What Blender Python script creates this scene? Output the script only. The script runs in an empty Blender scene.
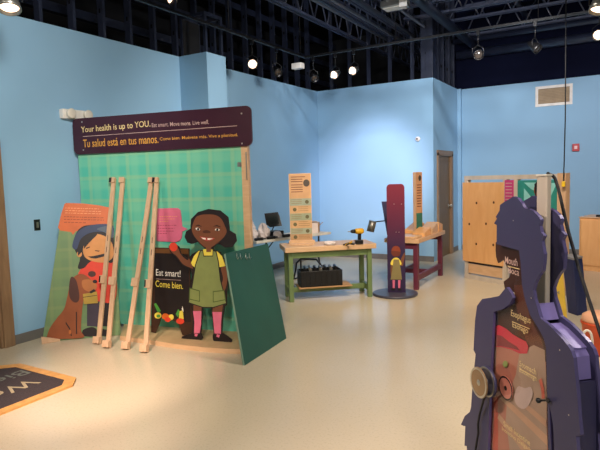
import bpy, math, random
from mathutils import Vector as V, Matrix
from mathutils.geometry import tessellate_polygon
random.seed(7)
sc = bpy.context.scene
col = sc.collection
PI = math.pi
# ------------------------------------------------------------------ camera
F, H = 541.0, 1.62
def _d(u, v): return V(((u-300)/F, -(v-225)/F, -1.0))
_Y = _d(622, 168).normalized(); _X = (-_d(-615, 204)).normalized()
_X = (_X-_Y*_X.dot(_Y)).normalized(); _Z = _X.cross(_Y)
ROT = Matrix((_X, _Y, _Z))
CAM = V((0, 0, H))
def ray(u, v): return (ROT @ _d(u, v)).normalized()
def fl(u, v, z=0.0):
    r = ray(u, v); return CAM+r*((z-H)/r.z)
def onx(u, v, x):
    r = ray(u, v); return CAM+r*(x/r.x)
def ony(u, v, y):
    r = ray(u, v); return CAM+r*(y/r.y)
def dist(u, v, d):
    r = ray(u, v); return CAM+r*(d/math.hypot(r.x, r.y))
cd = bpy.data.cameras.new('camera'); cd.sensor_width = 36; cd.lens = F/600*36
cam = bpy.data.objects.new('camera', cd); col.objects.link(cam)
cam.matrix_world = Matrix.Translation(CAM) @ ROT.to_4x4()
cd.clip_start = 0.02; cd.clip_end = 100
sc.camera = cam
# ------------------------------------------------------------------ materials
def lin(h):
    h = h.lstrip('#'); c = [int(h[i:i+2], 16)/255 for i in (0, 2, 4)]
    return tuple((x/12.92 if x <= .04045 else ((x+.055)/1.055)**2.4) for x in c)+(1,)
MATS = {}
def mat(name, hexc, rough=.6, metal=0, var=.06, scale=8, bump=0, emit=None, es=0, stretch=None, spec=.5, coat=0):
    if name in MATS: return MATS[name]
    m = bpy.data.materials.new(name); m.use_nodes = True; nt = m.node_tree; N = nt.nodes; b = N['Principled BSDF']
    b.inputs['Roughness'].default_value = rough; b.inputs['Metallic'].default_value = metal
    b.inputs['Specular IOR Level'].default_value = spec
    if coat: b.inputs['Coat Weight'].default_value = coat
    c = lin(hexc)
    tc = N.new('ShaderNodeTexCoord'); mp = N.new('ShaderNodeMapping'); nz = N.new('ShaderNodeTexNoise')
    nz.inputs['Scale'].default_value = scale; nz.inputs['Detail'].default_value = 4
    if stretch: mp.inputs['Scale'].default_value = stretch
    nt.links.new(tc.outputs['Object'], mp.inputs['Vector']); nt.links.new(mp.outputs['Vector'], nz.inputs['Vector'])
    rp = N.new('ShaderNodeValToRGB'); e = rp.color_ramp.elements
    e[0].position = .3; e[1].position = .7
    e[0].color = tuple(max(0, x*(1-var*1.6)) for x in c[:3])+(1,); e[1].color = tuple(min(1, x*(1+var*1.6)) for x in c[:3])+(1,)
    nt.links.new(nz.outputs['Fac'], rp.inputs['Fac']); nt.links.new(rp.outputs['Color'], b.inputs['Base Color'])
    if bump:
        bp = N.new('ShaderNodeBump'); bp.inputs['Strength'].default_value = bump; bp.inputs['Distance'].default_value = .01
        nt.links.new(nz.outputs['Fac'], bp.inputs['Height']); nt.links.new(bp.outputs['Normal'], b.inputs['Normal'])
    if emit:
        b.inputs['Emission Color'].default_value = lin(emit); b.inputs['Emission Strength'].default_value = es
    MATS[name] = m; return m
def floor_mat():
    m = bpy.data.materials.new('speckled floor'); m.use_nodes = True; nt = m.node_tree; N = nt.nodes; b = N['Principled BSDF']; L = nt.links.new
    tc = N.new('ShaderNodeTexCoord')
    big = N.new('ShaderNodeTexNoise'); big.inputs['Scale'].default_value = .8; big.inputs['Detail'].default_value = 3; L(tc.outputs['Object'], big.inputs['Vector'])
    r1 = N.new('ShaderNodeValToRGB'); r1.color_ramp.elements[0].color = lin('c8ba9f'); r1.color_ramp.elements[1].color = lin('cdbfa6')
    r1.color_ramp.elements[0].position = .35; r1.color_ramp.elements[1].position = .65
    L(big.outputs['Fac'], r1.inputs['Fac'])
    sp = N.new('ShaderNodeTexNoise'); sp.inputs['Scale'].default_value = 60; sp.inputs['Detail'].default_value = 5; sp.inputs['Roughness'].default_value = .7; L(tc.outputs['Object'], sp.inputs['Vector'])
    r2 = N.new('ShaderNodeValToRGB'); r2.color_ramp.elements[0].position = .36; r2.color_ramp.elements[1].position = .46
    r2.color_ramp.elements[0].color = (1, 1, 1, 1); r2.color_ramp.elements[1].color = (0, 0, 0, 1); L(sp.outputs['Fac'], r2.inputs['Fac'])
    mx = N.new('ShaderNodeMixRGB'); mx.inputs['Color2'].default_value = lin('8f8672'); L(r1.outputs['Color'], mx.inputs['Color1'])
    mu = N.new('ShaderNodeMath'); mu.operation = 'MULTIPLY'; mu.inputs[1].default_value = .28; L(r2.outputs['Color'], mu.inputs[0]); L(mu.outputs[0], mx.inputs['Fac'])
    L(mx.outputs['Color'], b.inputs['Base Color'])
    rr = N.new('ShaderNodeMapRange'); rr.inputs['To Min'].default_value = .24; rr.inputs['To Max'].default_value = .27; L(big.outputs['Fac'], rr.inputs['Value']); L(rr.outputs['Result'], b.inputs['Roughness'])
    return m
def plaid_mat(name, base, l1, l2, per=.27):
    m = bpy.data.materials.new(name); m.use_nodes = True; nt = m.node_tree; N = nt.nodes; b = N['Principled BSDF']; L = nt.links.new
    b.inputs['Roughness'].default_value = .5
    uv = N.new('ShaderNodeUVMap'); sx = N.new('ShaderNodeSeparateXYZ'); L(uv.outputs['UV'], sx.inputs[0])
    cur = None
    for ax, colr, w, ph in (('X', l1, .3, .1), ('Y', l1, .3, .6), ('X', l2, .13, .45), ('Y', l2, .12, .3)):
        a = N.new('ShaderNodeMath'); a.operation = 'MULTIPLY_ADD'; a.inputs[1].default_value = 1/per; a.inputs[2].default_value = ph+50; L(sx.outputs[ax], a.inputs[0])
        f = N.new('ShaderNodeMath'); f.operation = 'PINGPONG'; f.inputs[1].default_value = .5; L(a.outputs[0], f.inputs[0])
        mr = N.new('ShaderNodeMapRange'); mr.interpolation_type = 'SMOOTHSTEP'
        mr.inputs['From Min'].default_value = w; mr.inputs['From Max'].default_value = w*.3; mr.inputs['To Max'].default_value = .38; L(f.outputs[0], mr.inputs['Value'])
        mx = N.new('ShaderNodeMixRGB'); mx.inputs['Color2'].default_value = lin(colr); L(mr.outputs['Result'], mx.inputs['Fac'])
        if cur: L(cur, mx.inputs['Color1'])
        else: mx.inputs['Color1'].default_value = lin(base)
        cur = mx.outputs['Color']
    L(cur, b.inputs['Base Color']); return m
def grad_mat(name, c0, c1, z0, z1):
    m = bpy.data.materials.new(name); m.use_nodes = True; nt = m.node_tree; N = nt.nodes; b = N['Principled BSDF']; L = nt.links.new
    b.inputs['Roughness'].default_value = .45
    uv = N.new('ShaderNodeUVMap'); sx = N.new('ShaderNodeSeparateXYZ'); L(uv.outputs['UV'], sx.inputs[0])
    mr = N.new('ShaderNodeMapRange'); mr.inputs['From Min'].default_value = z0; mr.inputs['From Max'].default_value = z1; L(sx.outputs['Y'], mr.inputs['Value'])
    rp = N.new('ShaderNodeValToRGB'); rp.color_ramp.elements[0].color = lin(c0); rp.color_ramp.elements[1].color = lin(c1); L(mr.outputs['Result'], rp.inputs['Fac'])
    L(rp.outputs['Color'], b.inputs['Base Color']); return m
def wood_mat(name, c0, c1, rough=.5, scale=3, st=(1, 1, 12)):
    m = bpy.data.materials.new(name); m.use_nodes = True; nt = m.node_tree; N = nt.nodes; b = N['Principled BSDF']; L = nt.links.new
    b.inputs['Roughness'].default_value = rough
    tc = N.new('ShaderNodeTexCoord'); mp = N.new('ShaderNodeMapping'); mp.inputs['Scale'].default_value = st
    nz = N.new('ShaderNodeTexNoise'); nz.inputs['Scale'].default_value = scale; nz.inputs['Detail'].default_value = 6; nz.inputs['Distortion'].default_value = .6
    L(tc.outputs['Object'], mp.inputs[0]); L(mp.outputs[0], nz.inputs['Vector'])
    rp = N.new('ShaderNodeValToRGB'); rp.color_ramp.elements[0].color = lin(c0); rp.color_ramp.elements[1].color = lin(c1)
    rp.color_ramp.elements[0].position = .3; rp.color_ramp.elements[1].position = .7
    L(nz.outputs['Fac'], rp.inputs['Fac']); L(rp.outputs['Color'], b.inputs['Base Color']); return m
def pane_mat():
    m = bpy.data.materials.new('clear acrylic'); m.use_nodes = True; nt = m.node_tree; N = nt.nodes; L = nt.links.new
    for n in list(N):
        if n.type == 'BSDF_PRINCIPLED': N.remove(n)
    o = [n for n in N if n.type == 'OUTPUT_MATERIAL'][0]
    t = N.new('ShaderNodeBsdfTransparent'); g = N.new('ShaderNodeBsdfGlossy'); g.inputs['Roughness'].default_value = .06
    lw = N.new('ShaderNodeLayerWeight'); lw.inputs['Blend'].default_value = .5
    pw_ = N.new('ShaderNodeMath'); pw_.operation = 'POWER'; pw_.inputs[1].default_value = 5; L(lw.outputs['Facing'], pw_.inputs[0])
    fr = N.new('ShaderNodeMath'); fr.operation = 'MULTIPLY_ADD'; fr.inputs[1].default_value = .95; fr.inputs[2].default_value = .05; L(pw_.outputs[0], fr.inputs[0]); mx = N.new('ShaderNodeMixShader')
    t.inputs['Color'].default_value = (.97, .97, .97, 1)
    L(fr.outputs[0], mx.inputs[0]); L(t.outputs[0], mx.inputs[1]); L(g.outputs[0], mx.inputs[2]); L(mx.outputs[0], o.inputs['Surface']); return m
BLUE = mat('blue wall paint', '90b9d6', .7, var=.03, scale=.7, spec=.25)
NAVYWALL = mat('dark navy paint', '0c1024', .8, var=.08, scale=1.5, spec=.05)
DARK = mat('black void paint', '050508', .8)
STEEL = mat('dark navy steel', '252b3d', .3, var=.1, spec=1)
FLOOR = floor_mat()
BASEB = mat('grey rubber baseboard', '6e6a66', .5)
BROWNW = wood_mat('brown stained wood', '7a5f45', '927455', .45, 3, (8, 8, 1))
DOORM = wood_mat('dark brown door veneer', '6b4f2a', '785b34', .5, 3, (6, 6, 1))
PINE = wood_mat('pale pine', 'c79f7c', 'd6b18e', .55, 4, (8, 8, 1))
PLY = wood_mat('plywood', 'dfa468', 'e8b378', .45, 2.5, (5, 5, 1))
MAPLE = wood_mat('light maple', 'cda57c', 'dab48c', .4, 3, (2, 2, 10))
CARD = mat('cardboard', 'b98f62', .8)
PLUM = mat('dark plum paint', '3a1626', .3, var=.04)
CREAM = mat('cream lettering', 'e8cf92', .6, var=.02); ORNG = mat('orange lettering', 'dda03f', .6, var=.02); PALE = mat('pale lettering', 'c9aaa0', .6, var=.02)
WHITE = mat('white plastic', 'e6e2da', .5); OFFW = mat('off white', 'd9d3c5', .6)
PLAID = plaid_mat('teal plaid print', '52bba4', '84c9a4', 'a0c490', .25)
PLAIDG = plaid_mat('green plaid print', '66825a', '748f5c', '86945f', .2)
TAN = mat('tan painted base', 'c2a57a', .5)
GREENB = mat('dark green painted board', '23564c', .5, var=.1, scale=2, stretch=(1, 1, .3), bump=.05)
EDGEG = mat('dull green edge', '6e8a78', .6)
BLACK = mat('black plastic', '101012', .4); RUBBER = mat('black rubber', '0b0b0c', .6)
GTABLE = mat('green painted wood', '6b8050', .45); MAROON = mat('maroon painted wood', '63283a', .45)
NAVY = mat('navy painted board', '373658', .42, var=.05, scale=3)
NAVYEDGE = mat('violet painted infill', '8076b4', .4, var=.04)
METAL = mat('grey metal', '9a9890', .35, .8); SILVER = mat('silver metal', 'c8c4b8', .3, .9)
ALU = mat('brushed aluminium', 'cbbfb0', .45, .1, stretch=(1, 1, .1))
SKIN = mat('brown skin print', '74432a', .5, var=.03); HAIR = mat('black hair print', '170d10', .5); LINE = mat('dark outline print', '1c1012', .5)
YEL = mat('yellow print', 'e9d350', .5); OLIVE = mat('olive green print', '858f52', .5); OLIVED = mat('dark olive print', '4f6028', .5)
PINK = mat('pink print', 'dd6c8a', .5); PINKD = mat('dark pink print', 'a5304f', .5); RED = mat('red print', 'dd3f28', .5); WHT = mat('white print', 'efe9df', .5)
ORAN = mat('orange print', 'd6641f', .5); ORAND = mat('dark orange print', '8a3a14', .5); ORANL = mat('light orange print', 'eaa06a', .5)
DOG = mat('dog brown print', '8e4a24', .5); DOGD = mat('dog ear print', '4a241c', .5); FACE = mat('light skin print', 'cf8c4e', .5); CAPB = mat('blue cap print', '2c3a5c', .5)
JEAN = mat('dark trousers print', '3a3040', .5); BAGY = mat('mustard bag print', 'b09038', .5); VEGG = mat('leaf green print', '4a9a3a', .5)
ACR = pane_mat()
# ------------------------------------------------------------------ mesh builder
class MB:
    def __init__(s): s.v = []; s.f = []; s.m = []; s.mats = []; s.uv = []; s.sm = []
    def mi(s, m):
        if m not in s.mats: s.mats.append(m)
        return s.mats.index(m)
    def add(s, vs, fs, m, uvs=None, smooth=False):
        b = len(s.v); s.v += [V(x) for x in vs]; k = s.mi(m)
        s.uv += (uvs if uvs else [(x[0], x[2]) for x in vs])
        for f in fs: s.f.append([b+i for i in f]); s.m.append(k); s.sm.append(smooth)
        return s
    def box(s, a, b, m, M=None):
        (x0, y0, z0), (x1, y1, z1) = a, b
        vs = [V(p) for p in ((x0, y0, z0), (x1, y0, z0), (x1, y1, z0), (x0, y1, z0), (x0, y0, z1), (x1, y0, z1), (x1, y1, z1), (x0, y1, z1))]
        if M: vs = [M @ p for p in vs]
        return s.add(vs, [(0, 3, 2, 1), (4, 5, 6, 7), (0, 1, 5, 4), (1, 2, 6, 5), (2, 3, 7, 6), (3, 0, 4, 7)], m)
    def obox(s, c, ax, ay, az, m):   # centre and three half-axis vectors
        c, ax, ay, az = V(c), V(ax), V(ay), V(az)
        vs = [c+ax*i+ay*j+az*k for i, j, k in ((-1, -1, -1), (1, -1, -1), (1, 1, -1), (-1, 1, -1), (-1, -1, 1), (1, -1, 1), (1, 1, 1), (-1, 1, 1))]
        return s.add(vs, [(0, 3, 2, 1), (4, 5, 6, 7), (0, 1, 5, 4), (1, 2, 6, 5), (2, 3, 7, 6), (3, 0, 4, 7)], m)
    def hexa(s, bot, top, m):
        return s.add([V(p) for p in bot+top], [(0, 3, 2, 1), (4, 5, 6, 7), (0, 1, 5, 4), (1, 2, 6, 5), (2, 3, 7, 6), (3, 0, 4, 7)], m)
    def bar(s, a, b, w, h, m, up=(0, 0, 1)):
        a, b = V(a), V(b); d = (b-a); u = V(up)
        x = d.cross(u)
        if x.length < 1e-5: x = d.cross(V((1, 0, 0)))
        x.normalize(); y = x.cross(d).normalized()
        return s.obox((a+b)/2, d/2, x*w/2, y*h/2, m)
    def tube(s, pts, r, m, n=10, closed=False):
        pts = [V(p) for p in pts]; vs = []; fs = []; k = len(pts)
        rr = r if isinstance(r, (list, tuple)) else [r]*k
        prev = None
        for i, p in enumerate(pts):
            t = (pts[min(i+1, k-1)]-pts[max(i-1, 0)]).normalized()
            x = (prev-t*prev.dot(t)) if prev else t.cross(V((0, 0, 1)) if abs(t.z) < .9 else V((1, 0, 0)))
            x.normalize(); prev = x; y = t.cross(x)
            vs += [p+(x*math.cos(2*PI*j/n)+y*math.sin(2*PI*j/n))*rr[i] for j in range(n)]
        for i in range(k-1):
            for j in range(n): fs.append((i*n+j, i*n+(j+1) % n, (i+1)*n+(j+1) % n, (i+1)*n+j))
        s.add(vs, fs, m, smooth=True)
        b = len(s.v)-len(vs); q = s.mi(m)
        for c in ([b+j for j in range(n)][::-1], [b+(k-1)*n+j for j in range(n)]): s.f.append(c); s.m.append(q); s.sm.append(False)
        return s
    def lathe(s, prof, m, M=None, n=24, cap=True):    # prof [(r,z)...] about z
        vs = []; fs = []; k = len(prof)
        for r, z in prof: vs += [V((r*math.cos(2*PI*j/n), r*math.sin(2*PI*j/n), z)) for j in range(n)]
        if M: vs = [M @ p for p in vs]
        for i in range(k-1):
            for j in range(n): fs.append((i*n+j, i*n+(j+1) % n, (i+1)*n+(j+1) % n, (i+1)*n+j))
        s.add(vs, fs, m, smooth=True)
        b = len(s.v)-len(vs); q = s.mi(m)
        for i, rev in ((0, True), (k-1, False)):
            if cap and prof[i][0] > 2e-4:
                c = [b+i*n+j for j in range(n)]; s.f.append(c[::-1] if rev else c); s.m.append(q); s.sm.append(False)
        return s
    def prism(s, pl, loops, off, th, m, rim=None):   # loops: list of [(s,t)..]; front at off+th
        L2 = [[V((a, b, 0)) for a, b in lp] for lp in loops]
        tri = tessellate_polygon(L2); flat = [p for lp in loops for p in lp]; k = len(flat)
        def sgn(t):
            a, b, c = [flat[i] for i in t]; return (b[0]-a[0])*(c[1]-a[1])-(c[0]-a[0])*(b[1]-a[1])
        tri = [t if sgn(t) > 0 else (t[0], t[2], t[1]) for t in tri]
        top = [pl.p(a, b, off+th) for a, b in flat]
        s.add(top, tri, m, uvs=list(flat))
        if th > .0011:
            s.add([pl.p(a, b, off) for a, b in flat], [t[::-1] for t in tri], m, uvs=list(flat))
            i0 = 0
            for lp in loops:
                ar = sum(lp[i][0]*lp[(i+1) % len(lp)][1]-lp[(i+1) % len(lp)][0]*lp[i][1] for i in range(len(lp)))
                n = len(lp); vs = [pl.p(a, b, off) for a, b in lp]+[pl.p(a, b, off+th) for a, b in lp]
                fs = [(i, (i+1) % n, (i+1) % n+n, i+n) for i in range(n)]
                if ar < 0: fs = [f[::-1] for f in fs]
                s.add(vs, fs, rim or m, uvs=list(lp)*2)
        return s
    def build(s, name, parent=None, base=None, bevel=0, kind=None):
        L = V(base) if base is not None else (V(parent['_base']) if parent is not None and '_base' in parent else V((0, 0, 0)))
        me = bpy.data.meshes.new(name); me.from_pydata([tuple(x-L) for x in s.v], [], s.f)
        for m in s.mats: me.materials.append(m)
        for p, k, q in zip(me.polygons, s.m, s.sm): p.material_index = k; p.use_smooth = q
        ul = me.uv_layers.new(name='UVMap')
        for lp in me.loops: ul.data[lp.index].uv = s.uv[lp.vertex_index]
        o = bpy.data.objects.new(name, me); col.objects.link(o)
        if parent is not None: o.parent = parent; o['_base'] = tuple(L)
        else: o.location = L
        if bevel:
            b = o.modifiers.new('bevel', 'BEVEL'); b.width = bevel; b.segments = 2; b.limit_method = 'ANGLE'; b.angle_limit = math.radians(40)
        if kind: o['kind'] = kind
        return o
def thing(name, label, cat, base=(0, 0, 0), group=None):
    o = bpy.data.objects.new(name, None); col.objects.link(o); o.location = V(base); o['_base'] = tuple(base); o.empty_display_size = .1
    o['label'] = label; o['category'] = cat
    if group: o['group'] = group
    return o
def tag(o, label, cat, group=None):
    o['label'] = label; o['category'] = cat
    if group: o['group'] = group
    return o
def dup(root, loc, rot=(0, 0, 0), label=None, scale=None):
    r = root.copy(); col.objects.link(r); r.location = loc; r.rotation_euler = rot
    if scale: r.scale = scale
    if label: r['label'] = label
    for ch in list(root.children):
        c = ch.copy(); col.objects.link(c); c.parent = r
        for g in list(ch.children):
            d = g.copy(); col.objects.link(d); d.parent = c
    return r
class Pl:   # an upright (or leaning) board plane: origin, along, up, normal towards the viewer
    def __init__(s, o, x, up=(0, 0, 1)):
        s.o = V(o); s.x = V(x).normalized(); u = V(up); s.y = (u-s.x*u.dot(s.x)).normalized(); s.n = s.x.cross(s.y)
        if s.n.dot(CAM-s.o) < 0: s.n = -s.n; s.flip = True
        else: s.flip = False
    def p(s, a, b, off=0): return s.o+s.x*a+s.y*b+s.n*off
    def hit(s, u, v, off=0):
        r = ray(u, v); q = s.o+s.n*off; t = (q-CAM).dot(s.n)/r.dot(s.n); P = CAM+r*t-s.o
        return (P.dot(s.x), P.dot(s.y))
    def px(s, pts, off=0): return [s.hit(u, v, off) for u, v in pts]
def smooth(pts, n=4):
    k = len(pts); out = []
    for i in range(k):
        p0, p1, p2, p3 = pts[i-1], pts[i], pts[(i+1) % k], pts[(i+2) % k]
        for j in range(n):
            t = j/n
            out.append(tuple(.5*((2*p1[c])+(-p0[c]+p2[c])*t+(2*p0[c]-5*p1[c]+4*p2[c]-p3[c])*t*t+(-p0[c]+3*p1[c]-3*p2[c]+p3[c])*t**3) for c in (0, 1)))
    return out
def rrect(s0, t0, s1, t1, r, n=5):
    out = []
    for cx, cy, a in ((s1-r, t0+r, -90), (s1-r, t1-r, 0), (s0+r, t1-r, 90), (s0+r, t0+r, 180)):
        for j in range(n+1):
            w = math.radians(a+90*j/n); out.append((cx+r*math.cos(w), cy+r*math.sin(w)))
    return out
def ell(cx, cy, a, b, n=20, rot=0):
    return [(cx+a*math.cos(2*PI*j/n)*math.cos(rot)-b*math.sin(2*PI*j/n)*math.sin(rot), cy+a*math.cos(2*PI*j/n)*math.sin(rot)+b*math.sin(2*PI*j/n)*math.cos(rot)) for j in range(n)]
def art(mb, pl, items, off0=0, step=.0006):
    for i, it in enumerate(items):
        m, pts, sm = it[0], it[1], (it[2] if len(it) > 2 else 0)
        if sm: pts = smooth(pts, 6)
        mb.prism(pl, [pl.px(pts, off0)], off0+step*(i+1), .0003, m)
_tc = {}
def text2d(txt):
    if txt in _tc: return _tc[txt]
    cu = bpy.data.curves.new('t', 'FONT'); cu.body = txt; cu.size = 1; cu.resolution_u = 3; cu.offset = .004
    o = bpy.data.objects.new('t', cu); col.objects.link(o); dg = bpy.context.evaluated_depsgraph_get(); dg.update()
    me = bpy.data.meshes.new_from_object(o.evaluated_get(dg)); vs = [(v.co.x, v.co.y) for v in me.vertices]; fs = [tuple(p.vertices) for p in me.polygons]
    bpy.data.objects.remove(o); bpy.data.meshes.remove(me); bpy.data.curves.remove(cu)
    _tc[txt] = (vs, fs); return vs, fs
def text(mb, pl, txt, quad, m, off):   # quad in plane coords: BL, BR, TR, TL
    vs, fs = text2d(txt)
    x0 = min(v[0] for v in vs); x1 = max(v[0] for v in vs); y0 = min(v[1] for v in vs); y1 = max(v[1] for v in vs)
    out = []
    for x, y in vs:
        a = (x-x0)/(x1-x0); b = (y-y0)/(y1-y0)
        P = [(1-a)*(1-b)*quad[0][c]+a*(1-b)*quad[1][c]+a*b*quad[2][c]+(1-a)*b*quad[3][c] for c in (0, 1)]
        out.append(pl.p(P[0], P[1], off))
    mb.add(out, fs, m)
def each(name, parent, mbs, bevel=0):
    return [m.build(name, parent, bevel=bevel) for m in mbs]
def struct(name, mb, bevel=0): return mb.build(name, kind='structure', bevel=bevel)
# ------------------------------------------------------------------ room shell
LW, FW, RX, RW, WT = -5.3, 9.72, -2.94, 11.5, 3.33
X1, Y0, CZ = 4.2, -3.2, 5.4
struct('floor', MB().box((-8.2, Y0-.2, -.1), (X1+.2, 14.2, 0), FLOOR))
w = MB(); w.box((LW-.12, Y0, 0), (LW, 2.05, WT), BLUE).box((LW-.12, 2.05, 2.09), (LW, 3.06, WT), BLUE).box((LW-.12, 3.06, 0), (LW, FW+.12, WT), BLUE)
struct('wall_left', w)
struct('trim_1', MB().box((LW, 5.76, 0), (-4.81, 6.17, WT), BLUE))
struct('wall_back', MB().box((LW, FW, 0), (RX, FW+.12, WT), BLUE))
w = MB(); w.box((RX-.12, FW+.12, 0), (RX, 9.94, WT), BLUE).box((RX-.12, 9.94, 2.03), (RX, 10.90, WT), BLUE).box((RX-.12, 10.90, 0), (RX, RW, WT), BLUE)
w.box((RX, RW-.10, 0), (RX+.07, RW, WT), BLUE)
struct('wall_return', w)
struct('wall_back_right', MB().box((RX-.12, RW, 0), (X1, RW+.12, WT), BLUE))
struct('wall_upper_right', MB().box((RX-.12, RW+.02, WT), (X1, RW+.12, CZ), NAVYWALL))
struct('wall_right', MB().box((X1, Y0, 0), (X1+.12, RW+.12, CZ), BLUE))
struct('wall_near', MB().box((LW-.12, Y0-.12, 0), (X1+.12, Y0, CZ), BLUE))
w = MB(); w.box((-8.1, Y0, 0), (-8, 14, CZ), DARK).box((-8, 13.9, 0), (RX-.12, 14, CZ), DARK).box((-8, Y0-.1, 0), (LW-.12, Y0, CZ), DARK)
w.box((RX-.14, RW+.12, 0), (RX-.04, 14, CZ), DARK)
struct('wall_outer', w)
struct('ceiling', MB().box((-8.2, Y0-.2, CZ), (X1+.2, 14.2, CZ+.1), DARK))
def bb(name, *bs):
    m = MB()
    for a, b in bs: m.box(a, b, BASEB)
    struct(name, m, .003)
bb('baseboard_left', ((LW, 3.14, 0), (LW+.012, 5.76, .1)), ((LW, 6.17, 0), (LW+.012, FW, .1)), ((-4.81, 5.76, 0), (-4.798, 6.17, .1)))
bb('baseboard_back', ((LW, FW-.012, 0), (RX, FW, .1)))
bb('baseboard_return', ((RX, 10.97, 0), (RX+.012, RW-.10, .1)))
bb('baseboard_back_right', ((RX+.07, RW-.012, 0), (X1, RW, .1)))
# doors
def door(name, x, y0, y1, zt, knob_y=None):
    m = MB(); m.box((x-.06, y0+.05, .01), (x-.012, y1-.077, zt-.05), DOORM)
    d = struct(name, m)
    f = MB(); f.box((x-.13, y0-.03, 0), (x+.03, y0+.05, zt), BROWNW).box((x-.13, y1-.05, 0), (x+.03, y1+.06, zt), BROWNW).box((x-.13, y0-.03, zt-.05), (x+.03, y1+.06, zt+.05), BROWNW)
    f.box((x-.05, y1-.076, 0), (x+.012, y1-.051, zt-.051), BROWNW)
    f.build('door_frame', d, bevel=.004)
    if knob_y:
        k = MB(); M = Matrix.Translation((x-.012, knob_y, .98)) @ Matrix.Rotation(PI/2, 4, 'Y')
        k.lathe([(.03, 0), (.03, .008), (.011, .012), (.011, .035), (.026, .045), (.03, .06), (.024, .072), (.0, .076)], SILVER, M, 16)
        k.build('door_knob', d)
    return d
door('door_1', LW, 2.09, 3.07, 2.04)
door('door_2', RX, 9.95, 10.90, 2.0, 10.72)
# ------------------------------------------------------------------ overhead steel: studs, joists, pipes
def stud():
    t = thing('wall_stud', 'dark bare metal stud rising above the blue left wall', 'wall stud', (0, 0, 0), 'bare studs above the left wall')
    m = MB(); m.box((-.045, -.02, 0), (.045, -.017, 2.06), STEEL).box((.042, -.02, 0), (.045, .02, 2.06), STEEL).box((-.045, -.02, 0), (-.042, .02, 2.06), STEEL)
    m.build('web', t)
    for z in (.3, .9, 1.5): MB().box((-.014, -.0215, z), (.014, -.0201, z+.05), DARK).build('knockout', t)
    return t
s0 = stud(); first = True
for y in [3.70+.412*i for i in range(-3, 15)]:
    loc = (LW-.06, y, WT)
    if first: s0.location = loc; first = False
    else: dup(s0, loc)
for i, x in enumerate([-5.0, -4.6, -4.2, -3.77, -3.34, -3.05]):
    d = dup(s0, (x, FW+.06, WT), (0, 0, -PI/2), 'dark bare metal stud rising above the blue wall behind the tables'); d['group'] = 'bare studs above the back wall'
for i, y in enumerate([9.9, 10.15, 10.5, 10.9, 11.25]):
    d = dup(s0, (RX-.06, y, WT), (0, 0, 0), 'dark punched metal stud above the wall with the brown door'); d['group'] = 'bare studs above the door wall'
cm = MB(); cm.box((-.11, -.11, 0), (.11, .11, 2.07), STEEL)
c = thing('steel_column', 'wide navy steel column at the wall corner above the brown door', 'column', (RX-.12, FW+.14, WT)); 
cm.v = [x+V((RX-.12, FW+.14, WT)) for x in cm.v]; cm.build('shaft', c, bevel=.004)
for z in (.45, 1.0): MB().tube([(RX-.12, FW+.028, WT+z), (RX-.12, FW+.022, WT+z)], .03, DARK, 12).build('hole', c)
# framing box over the pilaster
t = thing('steel_frame', 'square navy metal framing standing on the pilaster top', 'frame', (-5.05, 5.96, WT))
for a in ((-5.26, 5.80), (-4.85, 5.80), (-4.85, 6.13), (-5.26, 6.13)): MB().box((a[0]-.02, a[1]-.02, WT), (a[0]+.02, a[1]+.02, WT+.5), STEEL).build('upright', t)
m = MB(); m.box((-5.28, 5.78, WT+.5), (-4.83, 5.82, WT+.54), STEEL).box((-5.28, 6.11, WT+.5), (-4.83, 6.15, WT+.54), STEEL).box((-4.87, 5.82, WT+.5), (-4.83, 6.11, WT+.54), STEEL).box((-5.28, 5.82, WT+.5), (-5.24, 6.11, WT+.54), STEEL)
m.build('top_rail', t)
m = MB(); m.box((-5.24, 5.79, WT+.02), (-5.235, 6.13, WT+.5), DARK); m.build('backing', t)
LSTEEL = mat('highlight toned joist steel', '454c63', .3, var=.1, spec=1)  # dark steel lightened, so the joists' highlights sit in the colour
COND = mat('highlight toned conduit', '9aa0ac', .3, .5)  # bright tone carries the white highlights along the pipes
def girder(name, a, b, label, r=.02, depth=.5, pitch=.45, group=None):   # open-web joist from a to b, z of the bottom chord in a
    a, b = V(a), V(b); t = thing(name, label, 'roof joist', a, group)
    up = V((0, 0, depth)); d = (b-a).normalized(); s = d.cross(V((0, 0, 1)))
    m = MB()
    for o in (-1, 1): m.bar(a+s*.035*o, b+s*.035*o, .04, .035, LSTEEL)
    m.build('bottom_chord', t)
    m = MB()
    for o in (-1, 1): m.bar(a+up+s*.035*o, b+up+s*.035*o, .05, .05, LSTEEL)
    m.build('top_chord', t)
    m = MB(); n = int((b-a).length/pitch)
    for i in range(n):
        p = a+(b-a)*(i/n); q = a+(b-a)*((i+.5)/n)+up; e = a+(b-a)*((i+1)/n)
        m.tube([p, q], .013, LSTEEL, 6); m.tube([q, e], .013, LSTEEL, 6)
    m.build('web_bars', t); return t
girder('roof_joist', (-4.42, -1, 4.2), (-4.42, 13.5, 4.2), 'long dark open-web joist nearest the left wall', group=None)
girder('roof_joist', (-3.82, -1, 4.2), (-3.82, 13.5, 4.2), 'open-web joist running past the left side of the light box')
girder('roof_joist', (-3.55, -1, 4.25), (-3.55, 13.5, 4.25), 'open-web joist close beside the light box, left of the big pipe', depth=.4)
for x_, z_c, y_e, lb in ((-3.83, 4.13, 10.3, 'bright conduit under the joist left of the light box'), (-3.62, 4.13, 10.3, 'bright conduit running just right of its twin, left of the light box'), (-3.05, 4.2, 9.6, 'bright conduit between the light box and the thick pipe')):
    m = MB(); m.tube([(x_, -1, z_c), (x_, y_e, z_c)], .022, COND, 10); tag(m.build('conduit', base=(x_, -1, z_c)), lb, 'conduit')
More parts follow.
